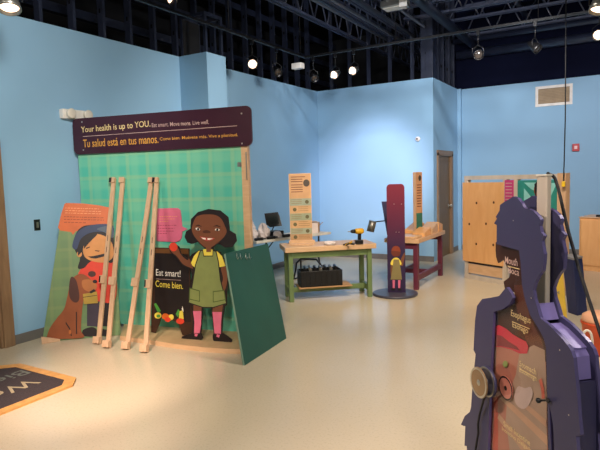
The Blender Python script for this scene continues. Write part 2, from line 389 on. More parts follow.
for i, (y, w_) in enumerate(((5.5, 'joist between the nearest and second cross joists'), (6.75, 'joist in front of the middle cross joist'), (8.28, 'joist just behind the lighting track'), (9.3, 'joist behind the light box, second from it'), (4.9, 'nearest of the cross joists over the right side'), (6.1, 'second cross joist from the front over the right side'), (7.4, 'middle cross joist over the right side'), (8.65, 'cross joist passing just behind the light box'), (9.9, 'cross joist above the corner column'), (11.1, 'farthest cross joist, before the navy upper wall'))):
    girder('cross_joist', (-3.3 if y < 9.4 else -2.7, y, 4.3), (X1, y, 4.3), 'dark open-web '+w_, pitch=.5, depth=.55)
for x, z, r, y1, lab in ((-2.57, 4.12, .075, RW, 'thick navy pipe running back under the ceiling to the right wall'), (-3.3, 4.12, .03, FW+.1, 'slim conduit running under the joists left of the thick pipe'), (-1.6, 4.5, .05, RW, 'dark pipe above the right side cross joists')):
    m = MB(); m.tube([(x, -1, z), (x, y1, z)], r, STEEL, 16)
    o = tag(m.build('ceiling_pipe', base=(x, -1, z)), lab, 'pipe')
m = MB(); m.tube([(RX+.02, RW-.2, 3.98), (X1, RW-.2, 3.98)], .09, STEEL, 16); tag(m.build('ceiling_duct', base=(RX, RW-.2, 3.98)), 'round navy duct along the dark upper right wall', 'duct')
m = MB(); m.tube([(RX+.02, RW-.45, 4.2), (X1, RW-.45, 4.2)], .05, STEEL, 16); tag(m.build('ceiling_duct', base=(RX, RW-.45, 4.2)), 'thinner navy duct above and in front of the round duct', 'duct')
# girts behind the left studs
for i, z in enumerate((3.9, 4.4, 4.9)):
    m = MB(); m.box((-6.6, 2, z), (-6.5, 13, z+.12), STEEL)
    tag(m.build('wall_girt', base=(-6.55, 2, z)), ['lowest', 'middle', 'highest'][i]+' horizontal steel rail in the dark void behind the left studs', 'steel rail')
# ------------------------------------------------------------------ lighting track and spotlights
TX, TY, TZ = -4.6, 8.03, 3.6
t = thing('lighting_track', 'black lighting track turning the corner above the tables', 'track', (TX, TY, TZ))
m = MB(); m.box((TX-.018, -2, TZ), (TX+.018, TY+.018, TZ+.035), BLACK); m.build('side_rail', t, bevel=.003)
m = MB(); m.box((TX+.019, TY-.018, TZ), (X1, TY+.018, TZ+.035), BLACK); m.build('rear_rail', t, bevel=.003)
for y in (4, 6, 7.9): MB().tube([(TX, y, TZ+.035), (TX, y, CZ)], .005, BLACK, 6).build('hanger_rod', t)
for x in (-3, -1): MB().tube([(x, TY, TZ+.035), (x, TY, CZ)], .005, BLACK, 6).build('hanger_rod', t)
LIT = mat('lit lamp glass', 'fff0e0', .3, emit='ffd0b0', es=3.5)
DIM = mat('unlit lamp glass', '3a3430', .12, spec=.8)
def spot_proto(lit):
    t = thing('track_spotlight', 'x', 'spotlight', (0, 0, 0)); t['_base'] = (0, 0, 0)
    return t
def spotlight(P, top, aim, lit, label, scale=1, hang=True):
    """P centre of the lamp head, top = z of the track, aim = direction vector"""
    P = V(P); t = thing('track_spotlight', label, 'spotlight', P, None)
    m = MB(); m.tube([P+V((0, 0, .13*scale)), V((P.x, P.y, top))], .007*scale, BLACK, 8); m.box((P.x-.02, P.y-.02, top-.06), (P.x+.02, P.y+.02, top), BLACK)
    m.build('stem', t)
    a = V(aim).normalized(); side = a.cross(V((0, 0, 1))).normalized()
    m = MB(); pts = [P+side*.075*scale, P+side*.075*scale+V((0, 0, .08*scale)), P+V((0, 0, .13*scale)), P-side*.075*scale+V((0, 0, .08*scale)), P-side*.075*scale]
    m.tube(pts, .006*scale, BLACK, 6); m.build('yoke', t)
    M = Matrix.Translation(P) @ a.to_track_quat('Z', 'Y').to_matrix().to_4x4() @ Matrix.Scale(scale, 4)
    m = MB(); m.lathe([(.0, -.11), (.03, -.11), (.036, -.06), (.05, -.03), (.066, .03), (.07, .062), (.062, .062), (.056, .035)], BLACK if not lit else METAL, M, 24)
    m.build('housing', t)
    m = MB(); m.lathe([(.058, .040), (.045, .05), (.02, .055), (0, .056)], LIT if lit else DIM, M, 24); m.build('lens', t)
    return t
def lamp(P, target, energy, size=75, colr=(1, .86, .7), rad=.05, blend=.8):
    d = bpy.data.lights.new('spot', 'SPOT'); d.energy = energy; d.spot_size = math.radians(size); d.spot_blend = blend; d.color = colr; d.shadow_soft_size = rad
    o = bpy.data.objects.new('spot', d); col.objects.link(o); o.location = V(P); o.rotation_euler = (V(target)-V(P)).to_track_quat('-Z', 'Y').to_euler(); return o
def toC(P, dz=0): return (CAM-V(P)+V((0, 0, dz)))
WARM = (1, .80, .60); NEUT = (1, .90, .78); COOL = (.90, .92, 1)
a = onx(252.5, 64, TX); spotlight((TX, a.y, a.z), TZ, toC(a, -.3), True, 'lit track spotlight alone on the left, above the sign end')
a = onx(277, 71, TX); spotlight((TX, a.y, a.z), TZ, V((1, -.6, -.9)), False, 'unlit track spotlight between the lit one and the white box')
a = ony(313.5, 77, TY); spotlight((a.x, TY, a.z), TZ, V((.9, -.6, -.9)), False, 'unlit track spotlight just right of the white box')
a = ony(335.5, 74, TY); spotlight((a.x, TY, a.z), TZ, V((-.1, -1, -.45)), True, 'left of the two lit spotlights near the far corner')
a = ony(354, 70, TY); spotlight((a.x, TY, a.z), TZ, V((-.1, -1, -.4)), True, 'right of the two lit spotlights near the far corner')
a = ony(478, 54.5, TY); spotlight((a.x, TY, a.z), TZ, V((.35, -1, -.35)), False, 'unlit round spotlight over the plywood board')
a = ony(535, 47, TY); spotlight((a.x, TY, a.z), TZ, V((.9, -.3, -.8)), False, 'unlit spotlight tilted to the right below the track, above the vent')
a = ony(599, 34, TY); spotlight((a.x, TY, a.z), TZ, V((-.1, -1, -.5)), True, 'glowing spotlight at the right edge of the picture')
a = dist(9, 1, 5.0); spotlight(a, CZ, V((.3, -.2, -1)), True, 'large lit spotlight at the top left corner', 1.25)
a = dist(600, 3, 5.2); spotlight(a, CZ, V((-.1, -.3, -1)), True, 'lit spotlight at the top right corner above the glowing one', 1.1)
a = dist(172, -1, 7.9); spotlight(a, CZ, V((.6, -.6, -.6)), True, 'faint lit spotlight high up behind the studs left of the pilaster')
# white hanging box
p = onx(299, 66, TX+.02)
t = thing('hanging_box', 'small white box hanging from the lighting track near the corner', 'box', (TX, p.y, 3.39))
m = MB(); m.box((TX-.09, p.y-.06, p.z-.045), (TX+.09, p.y+.06, p.z+.045), WHITE); m.build('case', t, bevel=.006)
m = MB(); m.tube([(TX, p.y, p.z+.045), (TX, p.y, TZ)], .006, BLACK, 8); m.build('rod', t)
# ceiling light box
p = fl(397, 4, 4.15)
t = thing('ceiling_light_box', 'pale rectangular light box under the joists beside the thick pipe', 'ceiling light', (p.x, p.y, 4.15))
m = MB(); m.box((p.x-.22, p.y-.12, 4.1), (p.x+.16, p.y+.12, 4.2), METAL); m.build('housing', t, bevel=.01)
m = MB(); m.box((p.x-.19, p.y-.09, 4.088), (p.x+.13, p.y+.09, 4.099), OFFW); m.build('diffuser', t)
m = MB(); m.box((p.x+.08, p.y-.13, 4.06), (p.x+.20, p.y-.121, 4.2), WHITE); m.build('end_plate', t)
# ------------------------------------------------------------------ things on the walls
p = onx(74, 115, LW)
t = thing('emergency_light', 'white twin-head emergency light on the left wall behind the plum sign', 'emergency light', (LW, p.y, p.z))
m = MB(); m.box((LW, p.y-.19, p.z-.055), (LW+.07, p.y+.19, p.z+.05), WHITE); m.build('case', t, bevel=.01)
for yy in (-.11, .11):
    m = MB(); m.lathe([(.02, 0), (.05, .012), (.055, .045), (.047, .05), (.0, .047)], OFFW, Matrix.Translation((LW+.07, p.y+yy, p.z)) @ Matrix.Rotation(PI/2, 4, 'Y'), 20); m.build('lamp_head', t)
p = onx(37, 225, LW)
t = thing('wall_outlet', 'small dark switch plate on the blue wall beside the left door', 'switch', (LW, p.y, p.z))
m = MB(); m.box((LW, p.y-.035, p.z-.058), (LW+.006, p.y+.035, p.z+.058), BLACK); m.build('plate', t, bevel=.002)
m = MB(); m.box((LW+.006, p.y-.012, p.z-.03), (LW+.014, p.y+.012, p.z+.03), METAL); m.build('toggle', t)
p = ony(418, 139, FW)
t = thing('security_camera', 'tiny white dome camera on the blue wall left of the brown door', 'camera', (p.x, FW, p.z))
m = MB(); m.lathe([(.045, 0), (.045, .02), (.035, .045), (0, .06)], WHITE, Matrix.Translation((p.x, FW, p.z)) @ Matrix.Rotation(PI/2, 4, 'X'), 20); m.build('body', t)
m = MB(); m.lathe([(.015, .045), (.015, .064), (0, .066)], BLACK, Matrix.Translation((p.x, FW, p.z)) @ Matrix.Rotation(PI/2, 4, 'X'), 12); m.build('lens', t)
a, b = ony(535.5, 86, RW), ony(572.5, 103, RW)
t = thing('wall_vent', 'tan slotted air vent with white frame high on the right wall', 'vent', (a.x, RW, b.z))
z0, z1 = b.z-.02, a.z-.02
m = MB(); 
for q in (((a.x, z0), (b.x, z0+.05)), ((a.x, z1-.05), (b.x, z1)), ((a.x, z0+.05), (a.x+.05, z1-.05)), ((b.x-.05, z0+.05), (b.x, z1-.05))): m.box((q[0][0], RW-.02, q[0][1]), (q[1][0], RW, q[1][1]), WHITE)
m.build('frame', t, bevel=.003)
m = MB(); m.box((a.x+.05, RW-.004, z0+.05), (b.x-.05, RW, z1-.05), mat('tan vent', '8f8068', .6))
for i in range(9):
    z = z0+.06+i*(z1-z0-.12)/9; m.bar((a.x+.05, RW-.010, z+.012), (b.x-.05, RW-.010, z+.012), .010, .022, mat('tan slat', 'b09c80', .6), up=(0, -.7, 1))
m.build('louvres', t)
p = ony(576, 147.5, RW)
t = thing('fire_alarm', 'small red fire alarm strobe on the right wall below the vent', 'fire alarm', (p.x, RW, p.z))
m = MB(); m.box((p.x-.06, RW-.05, p.z-.07), (p.x+.06, RW, p.z+.07), mat('alarm red', 'b5202a', .4)); m.build('case', t, bevel=.006)
m = MB(); m.box((p.x-.025, RW-.07, p.z-.03), (p.x+.025, RW-.05, p.z+.03), mat('strobe glass', 'f0c8c8', .2)); m.build('strobe', t, bevel=.004)
# ------------------------------------------------------------------ nutrition panel
PA, PB = V((-5.22, 3.98, 0)), V((-3.17, 4.42, 0))
pp = Pl(PA, PB-PA)
sL = pp.hit(81, 200)[0]; sR = pp.hit(243, 200)[0]; sP = pp.hit(249.5, 200)[0]
t = thing('nutrition_panel', 'tall teal plaid exhibit wall with wooden edge post, under a plum header', 'exhibit panel', pp.p((sL+sR)/2, 0))
zt = pp.hit(160, 149)[1]; BZ = .045
m = MB(); m.prism(pp, [[(sL, BZ), (sR, BZ), (sR, zt), (sL, zt)]], -.03, .03, PLAID); m.build('plaid_face', t)
m = MB(); m.prism(pp, [[(sR, BZ), (sP, BZ), (sP, zt+.02), (sR, zt+.02)]], -.05, .055, MAPLE); m.build('edge_post', t, bevel=.004)
m = MB(); m.prism(pp, [[(sL, zt), (sR, zt), (sR, zt+.02), (sL, zt+.02)]], -.045, .05, MAPLE); m.build('top_trim', t)
m = MB(); a = pp.hit(246.3, 152)[0]; m.prism(pp, [[(a-.006, pp.hit(246, 180)[1]), (a+.006, pp.hit(246, 180)[1]), (a+.006, pp.hit(246, 152)[1]), (a-.006, pp.hit(246, 152)[1])]], .0055, .006, METAL); m.build('hinge_strip', t)
m = MB(); a = pp.hit(239.5, 164.5); m.prism(pp, [rrect(a[0]-.02, a[1]-.022, a[0]+.02, a[1]+.022, .004)], .0, .008, METAL); m.build('latch_plate', t)
# plinth with a curved front
fr = [fl(120, 336, BZ), fl(150, 340, BZ), fl(175, 344, BZ), fl(205, 347.5, BZ), fl(230, 349, BZ), fl(241, 349, BZ)]
bk = [V((*pp.p(sP, 0, -.06).xy, BZ)), V((*pp.p(pp.hit(120, 300)[0], 0, -.06).xy, BZ))]
loop = [(q.x, q.y) for q in fr+[V((-3.13, 4.18, BZ))]+bk]
gp = Pl((0, 0, 0), (1, 0, 0), (0, 1, 0))
m = MB(); m.prism(gp, [loop], 0, BZ, TAN, rim=MAPLE); m.build('plinth', t)
# header sign
hs = Pl(pp.p(0, 0, .012), pp.x)
q0, q1 = hs.hit(74.5, 137), hs.hit(252.5, 129)
zb = hs.hit(160, 150.5)[1]; ztp = hs.hit(160, 112.5)[1]
h = MB(); h.prism(hs, [rrect(q0[0], zb, q1[0], ztp, .06, 7)], 0, .02, PLUM); h = h.build('header_sign', t, bevel=.002)
m = MB()
def hq(u0, v0, u1, v1, dz):   # text box following the sign: bottom-left, bottom-right pixels and the letter height in metres
    A, B = hs.hit(u0, v0, .02), hs.hit(u1, v1, .02); return [A, B, (B[0], B[1]+dz), (A[0], A[1]+dz)]
text(m, hs, 'Your health is up to YOU.', hq(81.5, 134.5, 150.5, 128.5, .085), CREAM, .0212)
text(m, hs, 'Tu salud está en tus manos.', hq(83.5, 147.5, 158.5, 143, .085), ORNG, .0212)
text(m, hs, 'Eat smart. Move more. Live well.', hq(152, 127.3, 209, 124, .042), PALE, .0212)
text(m, hs, 'Come bien. Muévete más. Vive a plenitud.', hq(160, 141.5, 238, 137.2, .042), ORNG, .0212)
A, B = hs.hit(83, 136.8, .02), hs.hit(237, 126, .02); 
m.prism(hs, [[A, B, (B[0], B[1]+.005), (A[0], A[1]+.005)]], .0205, .0005, PALE)
m.build('lettering', h)
for u, v in ((82, 122), (83.5, 150), (241.5, 113.5), (242, 143.5)):
    a = hs.hit(u, v, .02); MB().prism(hs, [ell(a[0], a[1], .008, .008, 10)], .02, .003, SILVER).build('screw', h)
# pink speech bubble
bp_ = Pl(pp.p(0, 0, .001), pp.x)
bub = [(157, 208.5), (178, 208), (180.5, 210), (181.5, 216), (182.5, 226.5), (188, 229), (182.5, 231.5), (182, 238), (180, 241), (176, 242), (157, 241)]
m = MB(); m.prism(bp_, [bp_.px(bub)], 0, .012, PINK); b_ = m.build('speech_bubble', t)
def lines(mb, pl, rows, m_, off, th=.006):
    rnd = random.Random(3)
    for (u0, v0, u1, v1) in rows:
        a, b = pl.hit(u0, v0), pl.hit(u1, v1); x = a[0]
        while x < b[0]-.004:
            w_ = min(rnd.uniform(.012, .035), b[0]-x); k = (x-a[0])/(b[0]-a[0]); y = a[1]+(b[1]-a[1])*k
            mb.prism(pl, [[(x, y-th/2), (x+w_, y-th/2), (x+w_, y+th/2), (x, y+th/2)]], off, .0005, m_); x += w_+.008
m = MB(); lines(m, bp_, [(160, 216.5, 178, 216.3), (160, 219, 176, 218.8), (160, 221.3, 169, 221.2)], ORANL, .0125)
lines(m, bp_, [(158.5, 225.3, 177, 225.2), (158.5, 228.3, 175, 228.2), (158.5, 231, 175, 231), (158.5, 233.3, 168, 233.3)], PINKD, .0125); m.build('printed_lines', b_)
# ------------------------------------------------------------------ girl cutout and chalkboard cutout, standing on the plinth
g0 = fl(214, 341, BZ); gp_ = Pl((g0.x, g0.y, BZ), pp.x)
def cut(name, pl, outline, off, th, mat_, parent, rim=None, sm=3):
    m = MB(); m.prism(pl, [pl.px(smooth(outline, sm) if sm else outline)], off, th, mat_, rim); return m
body = [(208, 209), (220, 210.5), (228, 217), (229.5, 230.5), (235.5, 234), (236.5, 241), (232, 247), (225, 247.5), (220, 244.5), (216.8, 244.3), (213, 248), (214, 250), (220, 252), (226, 262), (228, 270), (228, 284), (226.5, 296), (226.5, 305), (224.5, 307), (222.5, 320), (222, 333), (227, 336), (232, 340), (231, 343.5), (221, 344), (214, 342), (213.5, 333), (212.5, 320), (211, 308), (203, 307), (202, 320), (201, 333), (203, 338), (199, 341.5), (190, 341.5), (181, 340), (182, 336.5), (192, 333), (193, 320), (192, 306), (187.5, 303), (189, 290), (192, 275), (190, 269), (183, 266), (176, 257), (170, 252), (168.5, 246), (173.5, 242.5), (179, 247), (181, 254), (188, 259), (192, 254), (199, 250), (205, 249.5), (202.5, 246.5), (197.5, 242), (193, 243.8), (187.5, 242.8), (184.5, 237), (186, 231.5), (190.5, 228.5), (191, 219), (198, 212)]
t = thing('girl_cutout', 'flat painted girl with pigtails, olive dress and pink socks, standing on the tan plinth', 'cutout figure', g0)
m = MB(); m.prism(gp_, [gp_.px(body)], -.012, .012, LINE); m.build('outline_board', t)
m = MB(); art(m, gp_, [
 (HAIR, [(208, 209.5), (218, 210.8), (225.5, 216.5), (228, 225), (227, 232), (219, 234), (200, 234), (192, 231), (191, 223), (197, 213.5)], 1),
 (HAIR, [(191, 229.5), (186.5, 233), (186, 238.5), (190, 243.5), (196, 242.5), (198, 236)], 1), (HAIR, [(229, 231.5), (235, 235), (235.5, 242), (230, 247), (223, 246), (219.5, 241), (224, 236)], 1),
 (SKIN, [(195.5, 218), (200, 215.2), (208, 214.3), (216, 215.2), (221.5, 219), (225, 226), (226.8, 231.5), (224, 237), (218, 242.5), (212.5, 246.5), (208, 248), (203, 245.5), (197.5, 240), (193.5, 234.5), (192, 228)], 1),
 (SKIN, [(206, 243), (211.5, 244), (211, 252), (206.5, 252)]),
 (mat('darker skin print', '4e2817', .5), [(203, 231), (207, 230), (210.5, 231.5), (210, 233), (204, 233)], 1),
 (WHT, [(195.8, 228.5), (198, 227.6), (200.3, 229.4), (198, 230.8)], 1), (WHT, [(215, 229.6), (217.5, 228.3), (220, 229.7), (217.8, 231)], 1),
 (HAIR, ell(198.3, 229.3, 1.2, 1.4, 10)), (HAIR, ell(217.6, 229.7, 1.2, 1.4, 10)),
 (LINE, [(195, 225.7), (199, 224.6), (202.5, 227), (199, 225.6)]), (LINE, [(213, 226.7), (217, 225), (221.5, 227), (217, 226)]),
 (mat('lip print', 'b5483c', .5), [(200, 236.5), (208, 237.5), (215, 238), (211, 240.5), (206, 240.5)], 1), (WHT, [(201.5, 237.3), (206, 238), (206, 239.5), (203.5, 239)]), (WHT, [(208, 238), (213.5, 238.5), (210, 239.8), (208, 239.7)]),
], 0); m.build('head', t)
for it in [
 (SKIN, [(189.5, 259), (193, 268), (190, 267.5), (183, 264), (177, 256.5), (171, 251.5), (169.5, 247), (173, 244), (178, 248), (181, 254.5), (187, 260)], 1),
 (SKIN, [(221, 268), (226.5, 268), (227, 283), (222, 295), (217, 291), (223, 280)], 1),
 (SKIN, [(193.5, 305), (201.5, 305), (201.5, 311), (193.5, 311)]), (SKIN, [(213, 305), (223, 305), (222, 312), (212.5, 312)])]:
    m = MB(); art(m, gp_, [it]); m.build('arm' if it[1][0][1] < 300 else 'leg', t)
m = MB(); art(m, gp_, [(YEL, [(205, 249), (198.5, 251), (194, 256), (190.5, 264), (195.5, 268), (214, 267), (220.5, 267), (225.5, 266), (222, 256), (217.5, 251.5), (212, 249.5)], 0)], 0); m.build('yellow_shirt', t)
m = MB(); art(m, gp_, [(LINE, [(200, 250), (203, 249.5), (204, 255.5), (212.5, 255.5), (212.8, 249.5), (216.5, 251), (219, 262), (221, 280), (227, 303.5), (213, 308), (203, 307.8), (188, 303), (191, 290), (195, 265)]),
 (OLIVE, [(201, 251), (202.5, 251), (203.5, 256.5), (213, 256.5), (213.5, 251), (215.7, 252), (218, 262), (220, 280), (226, 303), (213, 307), (203, 306.8), (189, 302.2), (192, 290), (196, 265)]),
 (OLIVED, [(189.5, 287.5), (200, 290.5), (200, 301.8), (189, 299.5)]), (OLIVE, [(190.3, 288.7), (199.2, 291.3), (199.2, 300.8), (190, 298.6)]),
 (OLIVED, [(213, 291), (224.5, 290), (226, 300), (213, 302.5)]), (OLIVE, [(213.8, 291.9), (223.8, 291), (225, 299.2), (213.8, 301.5)])], .001); m.build('olive_dress', t)
for it in [(PINK, [(193, 311), (201.5, 311), (201, 325), (199.5, 334), (194, 334), (194.5, 322)]), (PINK, [(212.5, 312), (222, 312), (221, 325), (221, 334), (214.5, 334), (213.5, 322)])]:
    m = MB(); art(m, gp_, [it], .0005); m.build('sock', t)
for its in ([(HAIR, [(182.5, 337.5), (193, 333.5), (201.5, 333.5), (202.5, 338), (199, 341), (190, 341)], 1), (PINK, [(195, 333.6), (198, 334), (197, 336.6), (194.6, 336)])], [(HAIR, [(213.5, 333.5), (222, 334.5), (231, 340), (230, 343), (221, 343), (214, 341.5)], 1), (PINK, [(217, 334), (220, 335), (219, 337.6), (216.4, 336.6)])]):
    m = MB(); art(m, gp_, its, .0005); m.build('shoe', t)
m = MB(); a = gp_.hit(173.7, 246.8); m.prism(gp_, [ell(a[0], a[1], .046, .044, 20)], .003, .004, RED); m.build('apple', t)
# chalkboard (a painted sandwich board)
c0 = fl(175, 337, BZ); c0 = V((c0.x, c0.y+.07, BZ)); cp = Pl(c0, pp.x)
t = thing('chalkboard_cutout', 'brown-framed black menu board cutout with painted vegetables beside the girl', 'cutout board', c0)
br = mat('dark brown print', '3b2214', .5)
m = MB(); m.prism(cp, [cp.px([(153, 247.5), (189, 248.5), (189.5, 262), (191, 300), (195, 334), (196, 337.5), (183, 337), (180.5, 330), (178, 322.5), (161, 317), (159, 325), (155.5, 333), (151, 332)])], -.012, .012, br); m.build('frame_board', t)
m = MB(); art(m, cp, [(mat('wood brown print', '6a431f', .5), [(154, 248.6), (188, 249.3), (188.7, 254), (154, 253)]), (HAIR, [(154.5, 253), (184.5, 254), (187, 322), (155, 315)]),
 (LINE, [(183, 255), (187.8, 254.5), (191, 322), (187.5, 322)])], 0); f_ = m.build('black_face', t)
m = MB()
def tq(pl, u0, v0, u1, v1, hpx, off):
    return [pl.hit(u0, v0, off), pl.hit(u1, v1, off), pl.hit(u1, v1-hpx, off), pl.hit(u0, v0-hpx, off)]
text(m, cp, 'Eat smart!', tq(cp, 156, 275.5, 180.5, 277, 6.5, .003), WHT, .003); text(m, cp, 'Come bien.', tq(cp, 155.5, 286.7, 183, 289.2, 6.5, .003), YEL, .003)
m.prism(cp, [cp.px([(156, 278.6), (181, 280), (181, 280.4), (156, 279)])], .0022, .0005, PALE)
m.build('lettering', f_)
m = MB(); art(m, cp, [(VEGG, [(154, 304), (156, 303), (161, 311), (158, 313)]), (YEL, ell(158, 315.5, 3.6, 3.2, 14)), (VEGG, ell(158.5, 316, 2, 1.6, 10)), (ORAN, ell(165.5, 316.5, 3.6, 3.2, 14)), (ORAN, ell(170, 317.5, 3.5, 3, 14)), (YEL, ell(171.5, 317, 2.5, 2.8, 12)), (RED, ell(168, 319.5, 3, 2.5, 14)), (VEGG, [(176, 314), (178.5, 309), (181, 312), (178, 317)]), (YEL, [(180, 311), (183, 310), (184, 319), (179, 319)]), (RED, ell(180.5, 321, 4, 3, 14)), (WHT, [(182, 309), (183, 306), (184, 312)])], .002); m.build('painted_vegetables', t)
# ------------------------------------------------------------------ boy and dog board
b0, b1 = fl(42, 342), fl(121, 334.8)
bd = (b1-b0).normalized(); bpn = Pl(b0, bd, V((-bd.y*.14, bd.x*.14, 1)))
t = thing('boy_and_dog_board', 'leaning green board with painted boy, brown dog and orange speech bubble, by the left wall', 'exhibit board', b0)
m = MB(); m.prism(bpn, [bpn.px([(42.5, 342), (121, 334.8), (112.5, 208), (100, 206), (84, 205), (66, 203), (62, 214)])], 0, .018, PLAIDG, rim=MAPLE); m.build('board', t)
m = MB(); art(m, bpn, [(mat('burnt orange print', 'c8602a', .5), [(64.5, 204), (66.5, 203), (84, 203.5), (100, 205.5), (111, 208), (112.5, 226), (112.5, 232), (76, 231), (73, 235), (71, 232), (60, 230.5), (58, 227.5), (61.5, 213)])], .018)
b_ = m.build('speech_bubble', t)
sh = Pl(bpn.p(0, 0, .0195), bpn.x, bpn.y)
m = MB(); lines(m, sh, [(65, 208, 99, 209), (65, 210.6, 102, 211.6), (65, 213, 101, 214)], ORANL, 0, .005); lines(m, sh, [(64, 216.7, 104, 218), (64, 219.4, 104, 220.2), (64, 222.3, 87, 223)], ORAND, 0, .007); m.build('printed_lines', b_)
m = MB(); art(m, bpn, [
 (JEAN, [(87, 300), (99, 300), (100, 327), (87, 326)]), (LINE, [(83, 330), (92, 327), (97, 330), (96, 336), (84, 336)], 1), (LINE, [(98, 328), (108, 330), (110, 336), (98, 336)]), (LINE, [(102, 300), (112, 300), (112, 327), (103, 326)]),
 (RED, [(86, 262), (99, 258), (113, 258), (115, 300), (90, 298), (83, 284), (80, 272)], 1), (RED, [(78, 276), (84, 266), (92, 266), (92, 280), (84, 290)], 1), (DOGD, ell(92, 274, 4, 3, 12)),
 (HAIR, [(75, 236), (84, 226), (104, 226), (113, 234), (113, 262), (100, 258), (90, 262), (84, 268), (78, 268), (80, 258), (75, 250)], 1),
 (FACE, [(83, 250), (86, 241), (92, 236), (98, 234), (108, 238), (113, 246), (113, 257), (106, 262), (96, 262), (86, 258)], 1), (FACE, ell(79.5, 254, 2.6, 3.2, 12)),
 (HAIR, [(84, 243), (93, 233), (98, 231), (97, 235), (89, 243), (84, 249)]), (HAIR, [(78, 242), (84, 238), (82, 252), (78, 256)]),
 (LINE, [(88, 256.5), (94, 256), (105, 253.5), (104, 256.5), (96, 258.5), (91, 258)]), (LINE, [(95, 250.2), (100, 250.8), (99, 251.6), (95.4, 251)]), (LINE, [(86, 248), (90, 246.5), (90, 247.4), (86.5, 249)]),
 (CAPB, [(73, 243), (77, 233), (88, 226), (103, 224), (113, 226), (113, 236), (103, 232), (90, 233), (81, 239), (77, 249), (73, 248)], 1), (mat('grey cap print', '4c5868', .5), [(97, 229), (107, 226), (113, 228), (113, 238), (104, 232)], 1),
], .018); m.build('painted_boy', t)
m = MB(); art(m, bpn, [
 (DOG, [(47, 336), (50, 328), (57, 318), (64, 309), (67, 298), (70, 285), (74, 277), (81, 274), (88, 277), (94, 284), (96, 290), (90, 295), (84, 300), (82, 312), (81, 330), (84, 337), (72, 338.6), (58, 339), (47, 338)], 1),
 (mat('dog muzzle print', 'b06a36', .5), [(83, 280), (92, 280), (97, 286), (93, 292), (85, 290), (82, 285)], 1), (LINE, ell(95, 281.5, 2.4, 1.8, 12)),
 (DOGD, [(71, 277), (76, 280), (79, 292), (79, 300), (75, 302.5), (70, 298), (69, 288)], 1),
 (LINE, [(66, 322), (70, 328), (72, 336), (71, 336), (69, 328.5), (65.5, 323)]), (LINE, [(76, 312), (77, 312), (77, 334), (76, 334)]), (mat('dog highlight print', 'b5642c', .5), ell(70, 332, 1.3, 2.4, 10)),
 (BAGY, [(83, 294), (97, 291.5), (98, 303), (84, 304)]), (LINE, [(83, 297), (97, 295), (97, 295.5), (83, 297.6)]), (LINE, [(89, 292), (94, 289), (96, 291), (91, 293.5)]),
], .0305); m.build('painted_dog', t)
w0, w1 = fl(41.5, 343.5), fl(60, 340.5)
wd = (w1-w0).normalized(); wn = V((wd.y, -wd.x, 0))
m = MB(); m.hexa([w0+wn*.03, w1+wn*.03, w1+wn*.003, w0+wn*.003], [w0+wn*.03+V((0, 0, .075)), w1+wn*.03+V((0, 0, .02)), w1+wn*.003+V((0, 0, .02)), w0+wn*.003+V((0, 0, .075))], PINE)
tag(m.build('wooden_wedge', base=w0, bevel=.003), 'pale wooden wedge on the floor at the foot of the painted dog', 'wedge')
# ------------------------------------------------------------------ leaning wooden props
def prop(bu, bv, tu, tv, label, black=True, side=1, to=.03):
    b = fl(bu, bv-2); tp = pp.hit(tu, tv, to); T_ = pp.p(tp[0], tp[1], to)
    d = (T_-b).normalized(); x = pp.x; n = x.cross(d).normalized()
    if n.dot(CAM-b) < 0: n = -n
    L_ = (T_-b).length; t = thing('wooden_prop', label, 'wooden prop', b)
    def ob(c, hx, hd, hn, m_, name, bev=.003, par=t):
        q = MB(); q.obox(c, x*hx, d*hd, n*hn, m_); return q.build(name, par, bevel=bev)
    ob(b+d*(L_/2+.02), .024, L_/2-.02, .012, PINE, 'beam')
    ob(b+V((0, 0, .036))+n*.016, .036, .034, .028, PINE, 'foot_block')
    ob(b+d*(L_*.37)-x*.012*side+n*.022, .034, .042, .010, PINE, 'brace_block')
    if black: ob(b+d*(L_*.37)-x*.036*side+n*.0325, .008, .034, .0004, BLACK, 'black_pad', 0)
    ob(T_-d*.03+n*.022, .030, .030, .010, PINE, 'top_block')
    if black: ob(T_-d*.03-x*.022*side+n*.0325, .016, .026, .0004, BLACK, 'pad', 0)
    for k in (.55, .62): MB().obox(b+d*(L_*k)+n*.0126, x*.003, d*.03, n*.0004, LINE).build('pencil_mark', t)
prop(98.5, 345.5, 114, 178, 'leftmost of the four leaning pale wooden props')
prop(108, 349.5, 123, 178, 'second leaning pale wooden prop from the left', False)
prop(127, 351, 152, 178, 'third leaning wooden prop from the left, most tilted, crossing at the top', False)
prop(145.5, 354, 157, 178, 'rightmost leaning wooden prop, in front of the pink bubble', to=.09)
# ------------------------------------------------------------------ green board
g1, g2 = fl(244.5, 366), fl(286.5, 338.3)
wv = V((-.330, .209, .941))*.999
gx = (g2-g1); gb = Pl(g1, gx, wv)
t = thing('green_board', 'dark green rectangular board leaning on the end of the teal panel', 'board', g1)
A = [gb.hit(244.8, 365.5), gb.hit(286.5, 338.5), gb.hit(268, 243.5), gb.hit(225.5, 253.5)]
m = MB(); m.prism(gb, [A], -.02, .02, GREENB, rim=EDGEG); m.build('sheet', t, bevel=.002)
for u in (238, 247):
    for du in (-1.6, 1.8):
        pts = [gb.hit(u+du, 253.5), gb.hit(u+du+.2, 258), gb.hit(u+du+1.2, 259.5), gb.hit(u+du+2, 257)]
        MB().tube([gb.p(a, b, .004) for a, b in pts], .0025, SILVER, 6).build('metal_hook', t)
